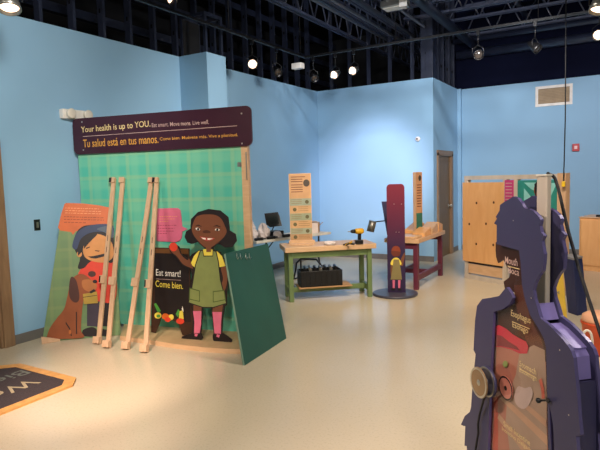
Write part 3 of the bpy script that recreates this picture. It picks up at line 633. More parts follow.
# ------------------------------------------------------------------ welcome mat
mp_ = Pl((0, 0, 0), (1, 0, 0), (0, 1, 0))
mx0, mx1, my0, my1, mc = -4.77, -3.755, 1.15, 2.79, .12
t = thing('welcome_mat', 'dark floor mat with orange wooden border at the lower left', 'mat', ((mx0+mx1)/2, (my0+my1)/2, 0))
def octo(i, c): return [(mx0+i+c, my0+i), (mx1-i-c, my0+i), (mx1-i, my0+i+c), (mx1-i, my1-i-c), (mx1-i-c, my1-i), (mx0+i+c, my1-i), (mx0+i, my1-i-c), (mx0+i, my0+i+c)]
inn = octo(.075, .09)
m = MB(); m.prism(mp_, [octo(0, mc), inn[::-1]], 0, .016, mat('orange wood border', 'd29a58', .5, var=.1, scale=20)); m.build('border', t, bevel=.003)
m = MB(); m.prism(mp_, [inn], 0, .013, mat('dark mat pile', '3a3032', .95, var=.15, scale=120, bump=.4)); pl_ = m.build('pile', t)
class FP:
    def __init__(s, o, x, y): s.o = V(o); s.x = V(x); s.y = V(y)
    def p(s, a, b, off=0): return s.o+s.x*a+s.y*b+V((0, 0, off))
fp = FP((0, 0, 0), (0, -1, 0), (1, 0, 0))
m = MB()
def mt(txt, P, L_, h_, m_): s0, t0 = -P.y, P.x; text(m, fp, txt, [(s0, t0), (s0+L_, t0), (s0+L_, t0+h_), (s0, t0+h_)], m_, .0137)
mt('Welcome', fl(29, 380.5), .95, .17, mat('tan mat lettering', 'a8987a', .9))
mt('Bienvenidos', fl(21, 371.5), 1.1, .15, mat('grey mat lettering', '6c7068', .9))
m.build('lettering', pl_)
# ------------------------------------------------------------------ green workbench
TXd = V((.76, .65, 0)).normalized(); TYd = V((-TXd.y, TXd.x, 0)); T0 = V((-3.69, 5.80, 0)); TT = .725
def bench(name, label, T0, X_, Y_, L_, D_, TT, leg_m, th=.066, ov=.05, lw=.06, railz=.12):
    t = thing(name, label, 'workbench', T0+X_*L_/2+Y_*D_/2)
    m = MB(); m.obox(T0+X_*L_/2+Y_*D_/2+V((0, 0, TT-th/2)), X_*L_/2, Y_*D_/2, V((0, 0, th/2)), MAPLE); m.build('worktop', t, bevel=.006)
    for i in (0, 1):
        for j in (0, 1):
            c = T0+X_*(ov+lw/2 if i == 0 else L_-ov-lw/2)+Y_*(ov+lw/2 if j == 0 else D_-ov-lw/2)
            m = MB(); h_ = TT-th-.001; m.obox(c+V((0, 0, h_/2)), X_*lw/2, Y_*lw/2, V((0, 0, h_/2)), leg_m); m.build('leg', t, bevel=.004)
    for j in (0, 1):
        y = ov+.02 if j == 0 else D_-ov-.02
        m = MB(); m.obox(T0+X_*L_/2+Y_*y+V((0, 0, TT-th-.045)), X_*(L_/2-ov-lw-.001), Y_*.015, V((0, 0, .04)), leg_m); m.build('apron', t, bevel=.003)
    for i in (0, 1):
        x = ov+lw/2 if i == 0 else L_-ov-lw/2
        m = MB(); m.obox(T0+X_*x+Y_*D_/2+V((0, 0, railz)), X_*.02, Y_*(D_/2-ov-lw-.001), V((0, 0, .04)), leg_m); m.build('side_stretcher', t, bevel=.003)
    m = MB(); m.obox(T0+X_*L_/2+Y_*(D_/2)+V((0, 0, railz)), X_*(L_/2-ov-lw/2-.021), Y_*.02, V((0, 0, .035)), leg_m); m.build('stretcher', t, bevel=.003)
    return t
bench('workbench', 'green-legged workbench with thick wooden top in the middle of the room', T0, TXd, TYd, 1.22, .53, TT, GTABLE)
def on(u, v, z=TT+.001): return fl(u, v, z)
# low shelf board + crate below
cc = fl(323, 291, .155); cc = T0+TXd*.52+TYd*.30+V((0, 0, .158))
m = MB(); m.obox(T0+TXd*.55+TYd*.265+V((0, 0, .162)), TXd*.36, TYd*.17, V((0, 0, .006)), CARD)
tag(m.build('shelf_board', base=T0+TXd*.55+TYd*.265+V((0, 0, .156)), bevel=.001), 'thin brown board lying on the low rail of the green workbench', 'board')
t = thing('tool_crate', 'black plastic crate with grey clutter under the green workbench', 'crate', T0+TXd*.52+TYd*.27+V((0, 0, .168)))
cb = T0+TXd*.50+TYd*.27+V((0, 0, .169))
m = MB()
for sgn in (-1, 1):
    m.obox(cb+TYd*.13*sgn+V((0, 0, .105)), TXd*.28, TYd*.006, V((0, 0, .105)), BLACK); m.obox(cb+TXd*.28*sgn+V((0, 0, .105)), TXd*.006, TYd*.13, V((0, 0, .105)), BLACK)
m.obox(cb+V((0, 0, .006)), TXd*.26, TYd*.13, V((0, 0, .006)), BLACK); m.build('bin', t, bevel=.004)
for i in range(7): MB().obox(cb+TXd*(-.22+.073*i)+TYd*-.139+V((0, 0, .105)), TXd*.007, TYd*.004, V((0, 0, .10)), BLACK).build('rib', t)
for i in range(7): MB().tube([cb+TXd*(-.21+.07*i)+TYd*(-.09)+V((0, 0, .215)), cb+TXd*(-.19+.07*i)+TYd*(.10)+V((0, 0, .235))], .022, METAL if i % 2 else BLACK, 10).build('roller', t)
# crumpled paper
def crumple(name, P, r, sx, sy, sz, m_, label, seed, group=None, cat='paper'):
    rnd = random.Random(seed); mb = MB(); nu, nv = 14, 8; vs = []; fs = []
    for i in range(nv+1):
        th = PI*i/nv
        for j in range(nu):
            ph = 2*PI*j/nu; k = r*(rnd.uniform(.72, 1.12) if 0 < i < nv else 1)
            vs.append(V((P[0]+k*sx*math.sin(th)*math.cos(ph), P[1]+k*sy*math.sin(th)*math.sin(ph), max(P[2], P[2]+r*sz*.55+k*sz*math.cos(th)*.9))))
    for i in range(nv):
        for j in range(nu): fs.append((i*nu+j, (i+1)*nu+j, (i+1)*nu+(j+1) % nu, i*nu+(j+1) % nu))
    mb.add(vs, fs, m_); o = mb.build(name, base=P); tag(o, label, cat, group); return o
PAPER = mat('white tissue paper', 'ddd0cc', .9)
crumple('crumpled_paper', on(330, 245), .075, 1.3, .8, .5, PAPER, 'small white crumpled paper on the green workbench left of the drill', 1)
# drill
p = on(359, 244); dx = TXd; up = V((0, 0, 1)); Yb = mat('tool yellow', 'd9a41c', .4)
t = thing('cordless_drill', 'black and yellow cordless drill standing on the green workbench', 'drill', p)
m = MB(); m.obox(p+up*.028, dx*.05, TYd*.035, up*.027, BLACK); m.build('battery', t, bevel=.006)
m = MB(); m.bar(p+up*.055+dx*.005, p+up*.145+dx*.012, .034, .045, BLACK, up=dx); m.build('handle', t, bevel=.008)
m = MB(); m.tube([p+up*.17+dx*-.05, p+up*.17+dx*-.03, p+up*.17+dx*.045, p+up*.17+dx*.065], [.028, .036, .038, .026], Yb, 14); m.build('motor_housing', t)
m = MB(); m.tube([p+up*.17+dx*-.11, p+up*.17+dx*-.09, p+up*.17+dx*-.05], [.014, .024, .028], BLACK, 14); m.build('chuck', t)
m = MB(); m.tube([p+up*.17+dx*-.15, p+up*.17+dx*-.11], .006, METAL, 8); m.build('bit', t)
q = on(350, 245.5)
t = thing('bar_clamp', 'black and yellow clamp lying on the workbench beside the drill', 'clamp', q)
m = MB(); m.tube([q+up*.012+dx*-.09, q+up*.03+dx*-.02, q+up*.012+dx*.06], .011, BLACK, 8); m.tube([q+up*.012-dx*.06-TYd*.05, q+up*.035, q+up*.012+TYd*.05], .011, BLACK, 8); m.build('jaws', t)
m = MB(); m.bar(q+up*.01+dx*-.07-TYd*.03, q+up*.05+dx*.03, .014, .018, Yb); m.build('handle', t)
# signboard on the bench
def sign_face(mb, pl, s0, s1, z0, z1, off):
    rows = [('b08a62', 0), ('949a80', 1), ('bd9568', 2), ('8c9274', 3), ('bd9568', 4), ('8f9680', 5), ('bd9064', 6)]
    H_ = z1-z0; edges = [0, .10, .20, .33, .45, .58, .70, 1]
    w_ = s1-s0
    for i, (c, _) in enumerate(rows):
        a, b = z0+H_*edges[i]*.9, z0+H_*edges[i+1]*.9
        if i == 6: b = z1
        mb.prism(pl, [[(s0, a), (s1, a), (s1, b), (s0, b)]], off, .0005, mat('sign band %d' % i, c, .6))
        if i < 6:
            k = s0+w_*(.22 if i % 2 == 0 else .8); mb.prism(pl, [ell(k, (a+b)/2, w_*.09, w_*.09, 12)], off+.0006, .0004, mat('sign icon', '5a5230', .6))
            rnd = random.Random(i)
            for r_ in (.3, .55, .8):
                x0 = s0+w_*(.38 if i % 2 == 0 else .06); mb.prism(pl, [[(x0, a+(b-a)*r_), (x0+w_*rnd.uniform(.4, .55), a+(b-a)*r_), (x0+w_*.5, a+(b-a)*r_+.006), (x0, a+(b-a)*r_+.006)]], off+.0006, .0003, mat('sign text tone', '8a6a40', .6))
    for k, r_ in enumerate((.95, .915, .88, .83, .795, .76, .725)):
        x1 = s0+w_*(.62 if k > 0 else .75); z = z0+H_*r_
        mb.prism(pl, [[(s0+w_*.08, z), (x1, z), (x1, z+.011), (s0+w_*.08, z+.011)]], off+.0006, .0004, mat('sign text dark', '70402a', .6))
    mb.prism(pl, [ell(s0+w_*.80, z0+H_*.86, w_*.15, w_*.17, 18)], off+.0008, .0004, mat('sign medallion', '453a30', .6))
sb = on(302, 243.5); sp_ = Pl((sb.x, sb.y, TT), V((.86, .51, 0)), (0, .03, 1))
a = sp_.hit(290.5, 240)[0]; b = sp_.hit(312.5, 240)[0]; zt_ = sp_.hit(299, 173.5)[1]
t = thing('info_sign', 'tan infographic signboard with grey-green bands standing on the green workbench', 'sign', sp_.p((a+b)/2, 0))
m = MB(); m.prism(sp_, [[(a, .045), (b, .045), (b, zt_), (a, zt_)]], -.02, .02, MAPLE); m.build('board', t, bevel=.002)
m = MB(); sign_face(m, sp_, a+.006, b-.004, .05, zt_-.006, .0005); m.build('printed_face', t)
m = MB(); m.prism(sp_, [[(a-.02, 0.001), (b+.03, 0.001), (b+.03, .045), (a-.02, .045)]], -.05, .10, MAPLE); m.build('base_block', t, bevel=.004)
lb = sp_.p((a+b)/2, 0, .13); m = MB(); m.obox(V((lb.x, lb.y, TT+.009)), sp_.x*.15, sp_.n*.05, up*.008, PINE)
tag(m.build('wood_slab', base=(lb.x, lb.y, TT+.001), bevel=.002), 'pale wooden slab lying at the foot of the infographic signboard', 'slab')
# ------------------------------------------------------------------ folding table behind
FX = V((.29, .957, 0)).normalized(); FY = V((-FX.y, FX.x, 0)); F0 = V((-4.40, 6.18, 0)); FT = .74
t = thing('folding_table', 'white-topped folding table with black legs behind the green workbench', 'folding table', F0+FX*.75+FY*.26)
m = MB(); m.obox(F0+FX*.75+FY*.26+up*(FT-.018), FX*.75, FY*.26, up*.018, OFFW); m.build('tabletop', t, bevel=.006)
for k in (.22, 1.28):
    m = MB(); m.tube([F0+FX*k+FY*.06+up*(FT-.037), F0+FX*(k-.02)+FY*.05+up*.35, F0+FX*k+FY*.0+up*.012], .014, BLACK, 10)
    m.tube([F0+FX*k+FY*.46+up*(FT-.037), F0+FX*(k-.02)+FY*.47+up*.35, F0+FX*k+FY*.5+up*.012], .014, BLACK, 10)
    m.tube([F0+FX*k-FY*.0+up*.014, F0+FX*k+FY*.5+up*.014], .014, BLACK, 10); m.tube([F0+FX*k+FY*.05+up*.4, F0+FX*k+FY*.47+up*.4], .010, BLACK, 8); m.build('leg_frame', t)
    m = MB(); m.tube([F0+FX*k+FY*.26+up*.4, F0+FX*(.75+(.2 if k > .75 else -.2))+FY*.26+up*(FT-.04)], .009, BLACK, 8); m.build('brace', t)
# bent black tube of the folding table's legs, visible through the bench
a0, a1, a2, a3, a4 = [ony(u, v, 7.25) for u, v in ((295.5, 271), (296.5, 263), (301, 258.7), (316.5, 259.5), (325, 270))]
base_z = a0.z
t = thing('bent_tube_frame', 'bent black tube frame standing on the floor behind the green workbench', 'tube frame', (a0.x, a0.y, 0))
m = MB(); m.tube([V((a0.x-.03, a0.y-.02, .012)), a0, a1, a2, a3, a4, V((a4.x+.12, a4.y+.05, .012))], .016, BLACK, 10); m.build('tube', t)
m = MB(); m.tube([V((a0.x-.03, a0.y+.02, .012)), V((a0.x-.03, a0.y+.45, .012))], .014, BLACK, 10); m.build('rear_tube', t)
# clutter on the folding table
def onf(u, v, z=FT+.002): return fl(u, v, z)
cse = onf(276, 238); cse = F0+FX*.55+FY*.33+up*(FT+.001)
t = thing('tool_case', 'open black tool case with raised lid on the folding table', 'case', cse)
m = MB(); m.obox(cse+up*.04, FX*.16, FY*.10, up*.04, BLACK); m.build('tray', t, bevel=.008)
lc = ony(272, 219.5, cse.y+.02); lx = (FX*.6-FY*.5).normalized(); lpn = Pl(V((lc.x, lc.y, lc.z)), V((.86, .5, 0)), (-.25, .1, 1))
m = MB(); Lp = [(264.3, 213.5), (278, 212), (279.5, 216), (282, 225.5), (270, 227), (266.5, 225)]
m.prism(lpn, [lpn.px(smooth(Lp, 1))], -.03, .03, BLACK); lid = m.build('lid', t, bevel=.006)
m = MB(); m.prism(lpn, [lpn.px([(267, 216), (277, 215), (279, 223), (270, 224.5)])], .0005, .004, mat('dark green foam', '1a2420', .7)); m.build('foam_insert', lid)
m = MB(); m.tube([cse+up*.08+FY*.0, lpn.p(*lpn.hit(274, 226), -.02)], .008, BLACK, 8); m.build('lid_stay', t)
rnd = random.Random(11)
for i, (k, j, r_, hz_, lab) in enumerate(((.08, .19, .065, 1.9, 'white crumpled wrapping at the panel end of the folding table'), (.28, .20, .08, 2.0, 'largest white crumpled wrapping, below the open tool case lid'), (.50, .14, .055, 1.2, 'small white crumpled wrapping in front of the tool case'), (.20, .40, .075, 2.4, 'white crumpled wrapping near the back edge of the folding table'), (1.03, .2, .06, 1.3, 'white wrapping behind the infographic signboard, beside the carton'))):
    P = F0+FX*k+FY*j+up*(FT+.001); crumple('wrapping_paper', P, r_, 1.3, 1.1, hz_, PAPER, lab, 20+i)
for i, (k, lab) in enumerate(((.08, 'black tool lying at the panel end of the folding table'), (.30, 'black tool lying on the table edge below the open case lid'), (.60, 'black tool lying beside the infographic signboard'))):
    P = F0+FX*k+FY*.045+up*(FT+.001)
    t = thing('hand_tool', lab, 'tool', P)
    m = MB(); m.obox(P+up*.022, FX*.07, FY*.03, up*.021, BLACK); m.build('body', t, bevel=.012)
    m = MB(); m.tube([P+FX*.06+up*.02, P+FX*.12+up*.02], .012, RUBBER, 8); m.build('grip', t)
P = F0+FX*1.28+FY*.22+up*(FT+.001)
t = thing('carton', 'open white and tan cardboard carton at the far end of the folding table', 'box', P)
bx_, by_ = V((.93, .36, 0)), V((-.36, .93, 0))
m = MB(); cw = mat('white carton', 'e4d2c8', .8)
for s_, m_ in ((-1, cw), (1, CARD)): m.obox(P+bx_*.12*s_+up*.08, bx_*.003, by_*.09, up*.08, m_)
for s_ in (-1, 1): m.obox(P+by_*.09*s_+up*.08, bx_*.12, by_*.003, up*.08, cw)
m.obox(P+up*.003, bx_*.12, by_*.09, up*.003, CARD); m.build('sides', t)
m = MB(); m.obox(P+bx_*.15+up*.13-by_*.0, bx_*.03+up*.028, by_*.09, (up*.03-bx_*.028)*.08, CARD); m.obox(P-by_*.11+up*.175, bx_*.115, by_*.02-up*.015, (by_*.015+up*.02)*.1, cw); m.build('flaps', t)
# ------------------------------------------------------------------ totem
tc_ = V((-2.615, 6.86, 0)); tn = (CAM-tc_); tn.z = 0; tn.normalize(); tx = V((-tn.y, tn.x, 0))
tpn = Pl(tc_+V((0, 0, .03)), tx)
if tpn.flip: tpn = Pl(tc_+V((0, 0, .03)), -tx)
t = thing('totem_sign', 'rounded red to purple upright plank on a round grey base, with a painted small girl', 'totem', tc_)
m = MB(); m.lathe([(.30, 0), (.305, .012), (.30, .028), (.29, .03)], mat('dark grey base paint', '43424f', .4), Matrix.Translation(tc_), 40); m.build('base_disc', t)
a, b = tpn.hit(387.5, 260)[0], tpn.hit(405.3, 260)[0]; zt_ = tpn.hit(397, 184)[1]
TG = grad_mat('red to purple print', '2c1a40', '7c1c34', .55, 1.48)
m = MB(); rr = rrect(a, .0, b, zt_, .05, 6)
m.prism(tpn, [[(a, 0), (b, 0)]+[q for q in rr if q[1] > .3]], -.012, .024, TG); m.build('plank', t, bevel=.002)
for u, v in ((394, 204), (401.5, 204), (396, 232), (399, 232)):
    q = tpn.hit(u, v); MB().prism(tpn, [ell(q[0], q[1], .006, .006, 10)], .012, .003, SILVER).build('peg', t)
m = MB(); art(m, tpn, [(SKIN, [(391, 262), (393.5, 262), (393, 272), (396, 278), (391, 276)], 1), (SKIN, [(400, 262), (404, 253), (405, 255), (402.5, 266)], 1), (mat('orange red hair print', '8a3a20', .5), ell(396, 251, 4.6, 5.2, 18)), (mat('hair shade print', '6a2c1c', .5), [(391.5, 251), (400, 252), (399, 256), (393, 256)], 1),
 (YEL, [(391, 261.5), (394, 258), (398, 258), (401, 262), (400.5, 265), (391.5, 265)], 1), (mat('khaki dress print', '85774a', .5), [(393.5, 259.5), (399, 259.5), (400.5, 268), (402, 279.5), (390.5, 279.5), (392.5, 268)]), (PINK, [(392.5, 280), (395, 280), (394.8, 288), (392.8, 288)]), (PINK, [(398, 280), (400.5, 280), (400.2, 288), (398.2, 288)]), (HAIR, [(391.5, 288), (395.2, 288), (395.2, 290.3), (391, 290.3)]), (HAIR, [(397.8, 288), (401, 288), (401.5, 290.3), (397.8, 290.3)])], .0122); m.build('painted_girl', t)
# ------------------------------------------------------------------ maroon workbench
M0 = V((-2.90, 7.20, 0)); MT = .72
bench('workbench', 'maroon-legged workbench with wooden blocks behind the totem', M0, V((1, 0, 0)), V((0, 1, 0)), .51, 1.30, MT, MAROON, th=.06, ov=.03, lw=.065, railz=.16)
def blk(name, x0, y0, x1, y1, z0, zf, zb_, label, m_=MAPLE, cat='wooden block'):
    m = MB(); m.hexa([(x0, y0, z0), (x1, y0, z0), (x1, y1, z0), (x0, y1, z0)], [(x0, y0, zf), (x1, y0, zf), (x1, y1, zb_), (x0, y1, zb_)], m_)
    return tag(m.build(name, base=(x0, y0, z0), bevel=.004), label, cat)
z_ = MT+.001
blk('ramp_block', -2.86, 7.24, -2.44, 7.50, z_, z_+.03, z_+.03, 'flat wooden block at the near end of the maroon workbench')
blk('ramp_block', -2.60, 7.55, -2.42, 7.85, z_, z_+.05, z_+.11, 'sloping wooden ramp in the middle of the maroon workbench, right side', PLY)
blk('ramp_block', -2.60, 7.92, -2.42, 8.20, z_, z_+.07, z_+.15, 'sloping wooden ramp just beyond the middle one on the maroon workbench', MAPLE)
blk('ramp_block', -2.62, 8.26, -2.42, 8.47, z_, z_+.15, z_+.10, 'tallest wooden ramp at the far end of the maroon workbench', PLY)
blk('ramp_block', -2.86, 7.92, -2.68, 8.35, z_, z_+.05, z_+.13, 'wooden ramp at the back left of the maroon workbench', PLY)
# sign on the maroon bench, seen nearly edge on
sp0 = V((-2.66, 7.72, z_)); sq = fl(416.5, 228, z_+.05); sp0 = V((sq.x, sq.y, z_))
sp0 = V((-2.72, 7.58, z_)); sd = V((.35, .93, 0)).normalized()
spn = Pl(sp0, sd)
if spn.n.x < 0: pass
aa = spn.hit(416, 200)[0]; bb_ = spn.hit(422.3, 200)[0]; zt_ = spn.hit(418, 172)[1]
t = thing('info_sign', 'narrow orange signboard seen edge-on, standing on the maroon workbench', 'sign', spn.p((aa+bb_)/2, 0))
m = MB(); m.prism(spn, [[(aa, 0), (bb_, 0), (bb_, zt_), (aa, zt_)]], -.055, .055, PINE); m.build('board', t, bevel=.003)
m = MB(); zc = spn.hit(419, 213)[1]
m.prism(spn, [[(aa+.004, zc), (bb_-.004, zc), (bb_-.004, zt_-.01), (aa+.004, zt_-.01)]], .0005, .0006, mat('orange sign print', 'cb966c', .6)); m.prism(spn, [[(aa+.004, .01), (bb_-.004, .01), (bb_-.004, zc), (aa+.004, zc)]], .0005, .0006, mat('teal sign print', '2e7060', .6))
w_ = bb_-aa
m.prism(spn, [ell(aa+w_*.62, zt_-.09, w_*.22, .045, 14)], .0012, .0006, mat('sign medallion', '453a30', .6))
for k in range(9): z = zt_-.20-.04*k; m.prism(spn, [[(aa+w_*.15, z), (aa+w_*.8, z), (aa+w_*.8, z+.014), (aa+w_*.15, z+.014)]], .0012, .0005, mat('sign text dark', '70402a', .6))
m.build('printed_face', t)
# dark slanted panel with lamp can
P = V((-2.84, 7.50, MT+.032))
P = V((-2.80, 7.42, MT+.032))
pn = Pl(P, tx)
t = thing('slanted_panel_lamp', 'navy slanted panel with a grey can on a black arm, left of the totem top', 'task lamp', P)
m = MB(); m.prism(pn, [[(a_, max(b_, .001)) for a_, b_ in pn.px([(381.5, 201.5), (392, 201.5), (392, 237.8), (387, 237.8)])]], -.01, .02, NAVY); m.build('panel', t, bevel=.003)
a, b = pn.hit(386, 220.5), pn.hit(375, 221.5)
m = MB(); m.tube([pn.p(a[0], a[1], .014), pn.p(a[0], a[1], .03), pn.p(b[0], b[1], .06)], .009, BLACK, 8); m.build('arm', t)
a, b = pn.hit(373, 220.5), pn.hit(370.5, 231)
m = MB(); m.tube([pn.p(a[0], a[1], .06), pn.p(b[0], b[1], .06)], .055, METAL, 18); m.build('can', t)
# ------------------------------------------------------------------ plywood exhibit frame
qa, qb = V((-2.05, 8.368, 0)), V((-1.478, 8.059, 0))
fpn = Pl(qa, qb-qa)
def S(u, v=200): return fpn.hit(u, v)[0]
tz = fpn.hit(464, 176)[1]
t = thing('exhibit_frame', 'pale framed exhibit wall behind the navy figures, holding plywood and teal panels', 'exhibit frame', fpn.p(S(510), 0))
def fb(name, u0, u1, z0, z1, off, th, m_, bev=.003, par=t, **k):
    m = MB(); m.prism(fpn, [[(u0, z0), (u1, z0), (u1, z1), (u0, z1)]], off, th, m_); return m.build(name, par, bevel=bev)
sl, sr = S(464.2), S(564)
fb('top_rail', sl, sr, tz-.06, tz, -.07, .07, ALU)
for u in (466, 504.5, 515.5): fb('post', S(u)-.03, S(u)+.03, .07, tz-.061, -.07, .07, ALU)
fb('post', S(557.5), S(566), .07, tz+.01, -.08, .09, PINE)
fb('bottom_rail', sl, sr, 0, .069, -.07, .07, ALU)
z0, z1 = fpn.hit(465, 260.5)[1], fpn.hit(465, 182.5)[1]
pw = fb('plywood_sheet', S(463.4), S(504), z0, z1, .001, .018, PLY)
for u, v in ((476.5, 203), (493.7, 202.5), (469.3, 224), (486, 223.8), (476.2, 244), (493.2, 245)):
    q = fpn.hit(u, v, .02); MB().prism(fpn, [ell(q[0], q[1], .017, .02, 14)], .0192, .001, mat('dark hole', '5a3418', .9)).build('round_hole', pw)
m = MB(); m.prism(fpn, [[(S(468), .24), (S(503), .24), (S(503), .29), (S(468), .29)]], -.03, .02, mat('dark gap', '3a2a20', .8)); m.build('dark_slot', t)
fb('lower_shelf_board', S(468), S(503), .09, .235, -.03, .02, MAPLE)
fb('pink_sign', S(505.2, 190), S(513.8, 190), .9, tz-.07, .001, .01, mat('magenta print', 'c03a78', .5))
m = MB()
for k in range(6):
    z = tz-.12-.045*k; m.prism(fpn, [[(S(506), z), (S(512.5), z), (S(512.5), z+.012), (S(506), z+.012)]], .0115, .0005, PALE)
m.build('sign_lines', t)
TEAL = mat('teal print', '2c8a80', .5); TEALL = mat('light teal print', '8fd0cc', .5)
tl = fb('teal_panel', S(517.5), S(557), .3, tz-.075, -.02, .02, TEAL)
m = MB(); art(m, fpn, [(TEALL, [(524, 182.5), (537, 182.5), (537, 192), (531, 189)]), (TEALL, [(524, 188), (532, 198), (526, 202), (524, 200)]), (TEALL, [(550, 183), (557, 183), (551, 196)]), (SKIN, ell(538, 190, 4, 7, 16)), (HAIR, [(534.5, 184), (538, 181), (538, 187), (535.5, 196)])], .0); m.build('printed_shapes', tl)
# yellow plug and its cord from the ceiling
a = fpn.hit(563.5, 184, .06); yp = fpn.p(a[0], a[1], .06)
t = thing('hanging_power_cord', 'thin dark cord dropping from the ceiling to a yellow plug by the right post', 'power cord', yp)
m = MB(); m.tube([yp+V((0, 0, .03)), yp+V((.01, 0, .8)), yp+V((.0, 0, 2.2)), V((yp.x, yp.y, CZ))], .007, RUBBER, 8); m.build('cord', t)
m = MB(); m.obox(yp, V((.022, 0, 0)), V((0, .02, 0)), V((0, 0, .035)), mat('plug yellow', 'e0b820', .4)); m.build('plug', t, bevel=.008)
# ------------------------------------------------------------------ navy body figure (two silhouettes and infill)
PO = dist(475, 350, 2.25); PO = V((PO.x, PO.y, 0)); D = ray(180, 181); D.z = 0; D.normalize()
bp2 = Pl(PO, -D)     # s grows towards the near right
up = V((0, 0, 1)); Nn = bp2.n   # towards the viewer
head = [(496.5, 244), (496.8, 225), (494, 223.5), (497, 218.5), (495.8, 217), (499.5, 210.5), (500, 205), (504, 202), (508.5, 199.5), (513, 196.5), (517.5, 198), (521, 202.5), (524.5, 208.5), (529, 209), (533, 211), (538, 216), (540.7, 220), (539.5, 226), (541, 232.5), (544, 236), (541.5, 241), (542.5, 247), (544, 254), (543.5, 263), (542.5, 271), (538.5, 276), (535, 283), (533.2, 290), (534.5, 299), (537, 307)]
rsh = [(540, 318), (550, 326), (560, 336.5), (567, 344.5), (571, 351), (573.5, 358), (574.5, 370), (576, 383), (577.3, 397), (579, 421), (580.5, 435.5), (576, 436), (577, 450)]
lft = [(467, 450), (466.6, 446), (464.5, 445.7), (465.3, 426), (463.5, 426), (461, 424.5), (464.8, 416), (469.7, 412), (471, 407), (471.8, 395), (474, 370), (475.6, 354), (473.5, 350), (475, 320), (477, 306), (482, 299), (490, 297.8), (499, 296), (503.5, 290.5), (506.5, 287)]
winL = [(511, 293.5), (512.5, 298), (509.5, 304.5), (503, 309), (493.5, 312), (492.5, 330), (490.5, 370), (487.8, 450)]
winR = [(548.3, 450), (547.5, 400), (546.7, 370), (546, 348), (543.5, 338), (538, 328), (530, 315), (525, 300), (522, 285), (520.5, 262), (519, 250.5)]
TH = .012
def P_(pts): return bp2.px(pts, TH)
hs_, rs_, ls_, wl_, wr_ = P_(head), P_(rsh), P_(lft), P_(winL), P_(winR)
def dn(q, z, ds=0): return (q[0]+ds, z)
outer = hs_+rs_+[dn(rs_[-1], .0, .02)]+[dn(ls_[0], 0, -.02)]+ls_
fz = .16
front = outer+wl_+[dn(wl_[-1], fz), dn(wr_[0], fz)]+wr_
slit = P_([(549.2, 405), (553, 424), (554.3, 450)])+[dn(P_([(554.3, 450)])[0], .34), dn(P_([(551, 450)])[0], .36)]+P_([(550.8, 450)])
slit2 = P_([(487, 396), (479.5, 423), (480, 432), (476.8, 450)])
t = thing('body_figure', 'large navy human silhouette exhibit with a clear digestive window at the right', 'exhibit figure', PO+(-D)*.3)
RIM = mat('highlight toned navy edge', '57527e', .25)  # navy edge with its pink-white highlights put into the colour
m = MB(); m.prism(bp2, [front, slit[::-1]], 0, TH, NAVY, rim=RIM); fpl = m.build('front_silhouette', t, bevel=.0025)
GAP = .064
back = hs_+rs_+[dn(rs_[-1], .0, .02)]+[dn(ls_[0], 0, -.02)]+ls_+P_([(503, 284), (498.5, 262), (496, 250)])
m = MB(); m.prism(bp2, [back], -GAP-TH, TH, NAVY, rim=RIM); m.build('rear_silhouette', t, bevel=.0025)
# infill strips between the two plates, set a little inside the outline
def strip(pxs, ins, th, name, m_=NAVYEDGE, w0=None):
    q = P_(pxs) if not w0 else w0; L1 = []; L2 = []
    for i, p1 in enumerate(q):
        a = V((*q[max(i-1, 0)], 0)); b = V((*q[min(i+1, len(q)-1)], 0)); d = (b-a).normalized(); nn = V((-d.y, d.x, 0))
        L1.append((p1[0]-nn.x*ins*-1*-1, p1[1]-nn.y*ins)); L2.append((p1[0]-nn.x*(ins+th), p1[1]-nn.y*(ins+th)))
    mm = MB(); mm.prism(bp2, [L1+L2[::-1]], -GAP+.001, GAP-.002, m_); return mm.build(name, t)
strip([(536, 303), (538.5, 312), (541, 320)], .012, .010, 'infill_strip')
strip([(541.5, 319.5), (550, 326), (560, 336.5), (567.5, 345)], .018, .010, 'infill_strip')
strip([(568.5, 347), (573.5, 358), (575.5, 383)], .024, .010, 'infill_strip')
q9 = P_([(576, 384)])[0]; strip(None, .006, .010, 'infill_strip', NAVY, [q9, (q9[0]+.03, .02)])
strip(None, .006, .010, 'infill_strip', NAVY, [(ls_[0][0]-.02, .02), ls_[9], ls_[13], ls_[15]])
# printed organ board and acrylic
BO = -.018
MO = mat('dark brown print board', '3a1c18', .5); 
wp = wl_+[dn(wl_[-1], fz), dn(wr_[0], fz)]+wr_
bpo = Pl(bp2.p(0, 0, BO), bp2.x)
organ = bpo.px([(497.2, 242), (497, 250), (497.5, 257), (499.5, 263), (505, 259.5), (508.5, 267), (512.5, 271), (510.5, 277.5), (505, 281.5), (506.5, 290)])+[(a-.006, b) for a, b in wl_]+[(wl_[-1][0]-.006, fz-.005), (wr_[0][0]+.006, fz-.005)]+[(a+.012, b) for a, b in wr_]
bpo = Pl(bp2.p(0, 0, BO), bp2.x)
m = MB(); m.prism(bpo, [organ], 0, .006, MO, rim=BLACK); ob_ = m.build('organ_board', t)
FLESH = mat('salmon organ print', 'b0705c', .5); FL2 = mat('pale reflection print', 'a88c78', .5); CRIM = mat('crimson organ print', 'c4123a', .4); CRD = mat('dark crimson print', '7a1626', .5); REFL = mat('reflection stripe print', 'c09678', .5); SAL = mat('red stripe print', 'c25440', .5)  # organ prints lightened for the pane's reflection; stripes and pale patch are painted reflection
zlo = fz+.0
m = MB(); oo = .0062
def oart(items):
    for i, (m_, pts) in enumerate(items): m.prism(bpo, [bpo.px(pts, oo)], oo+.0005*i, .0003, m_)
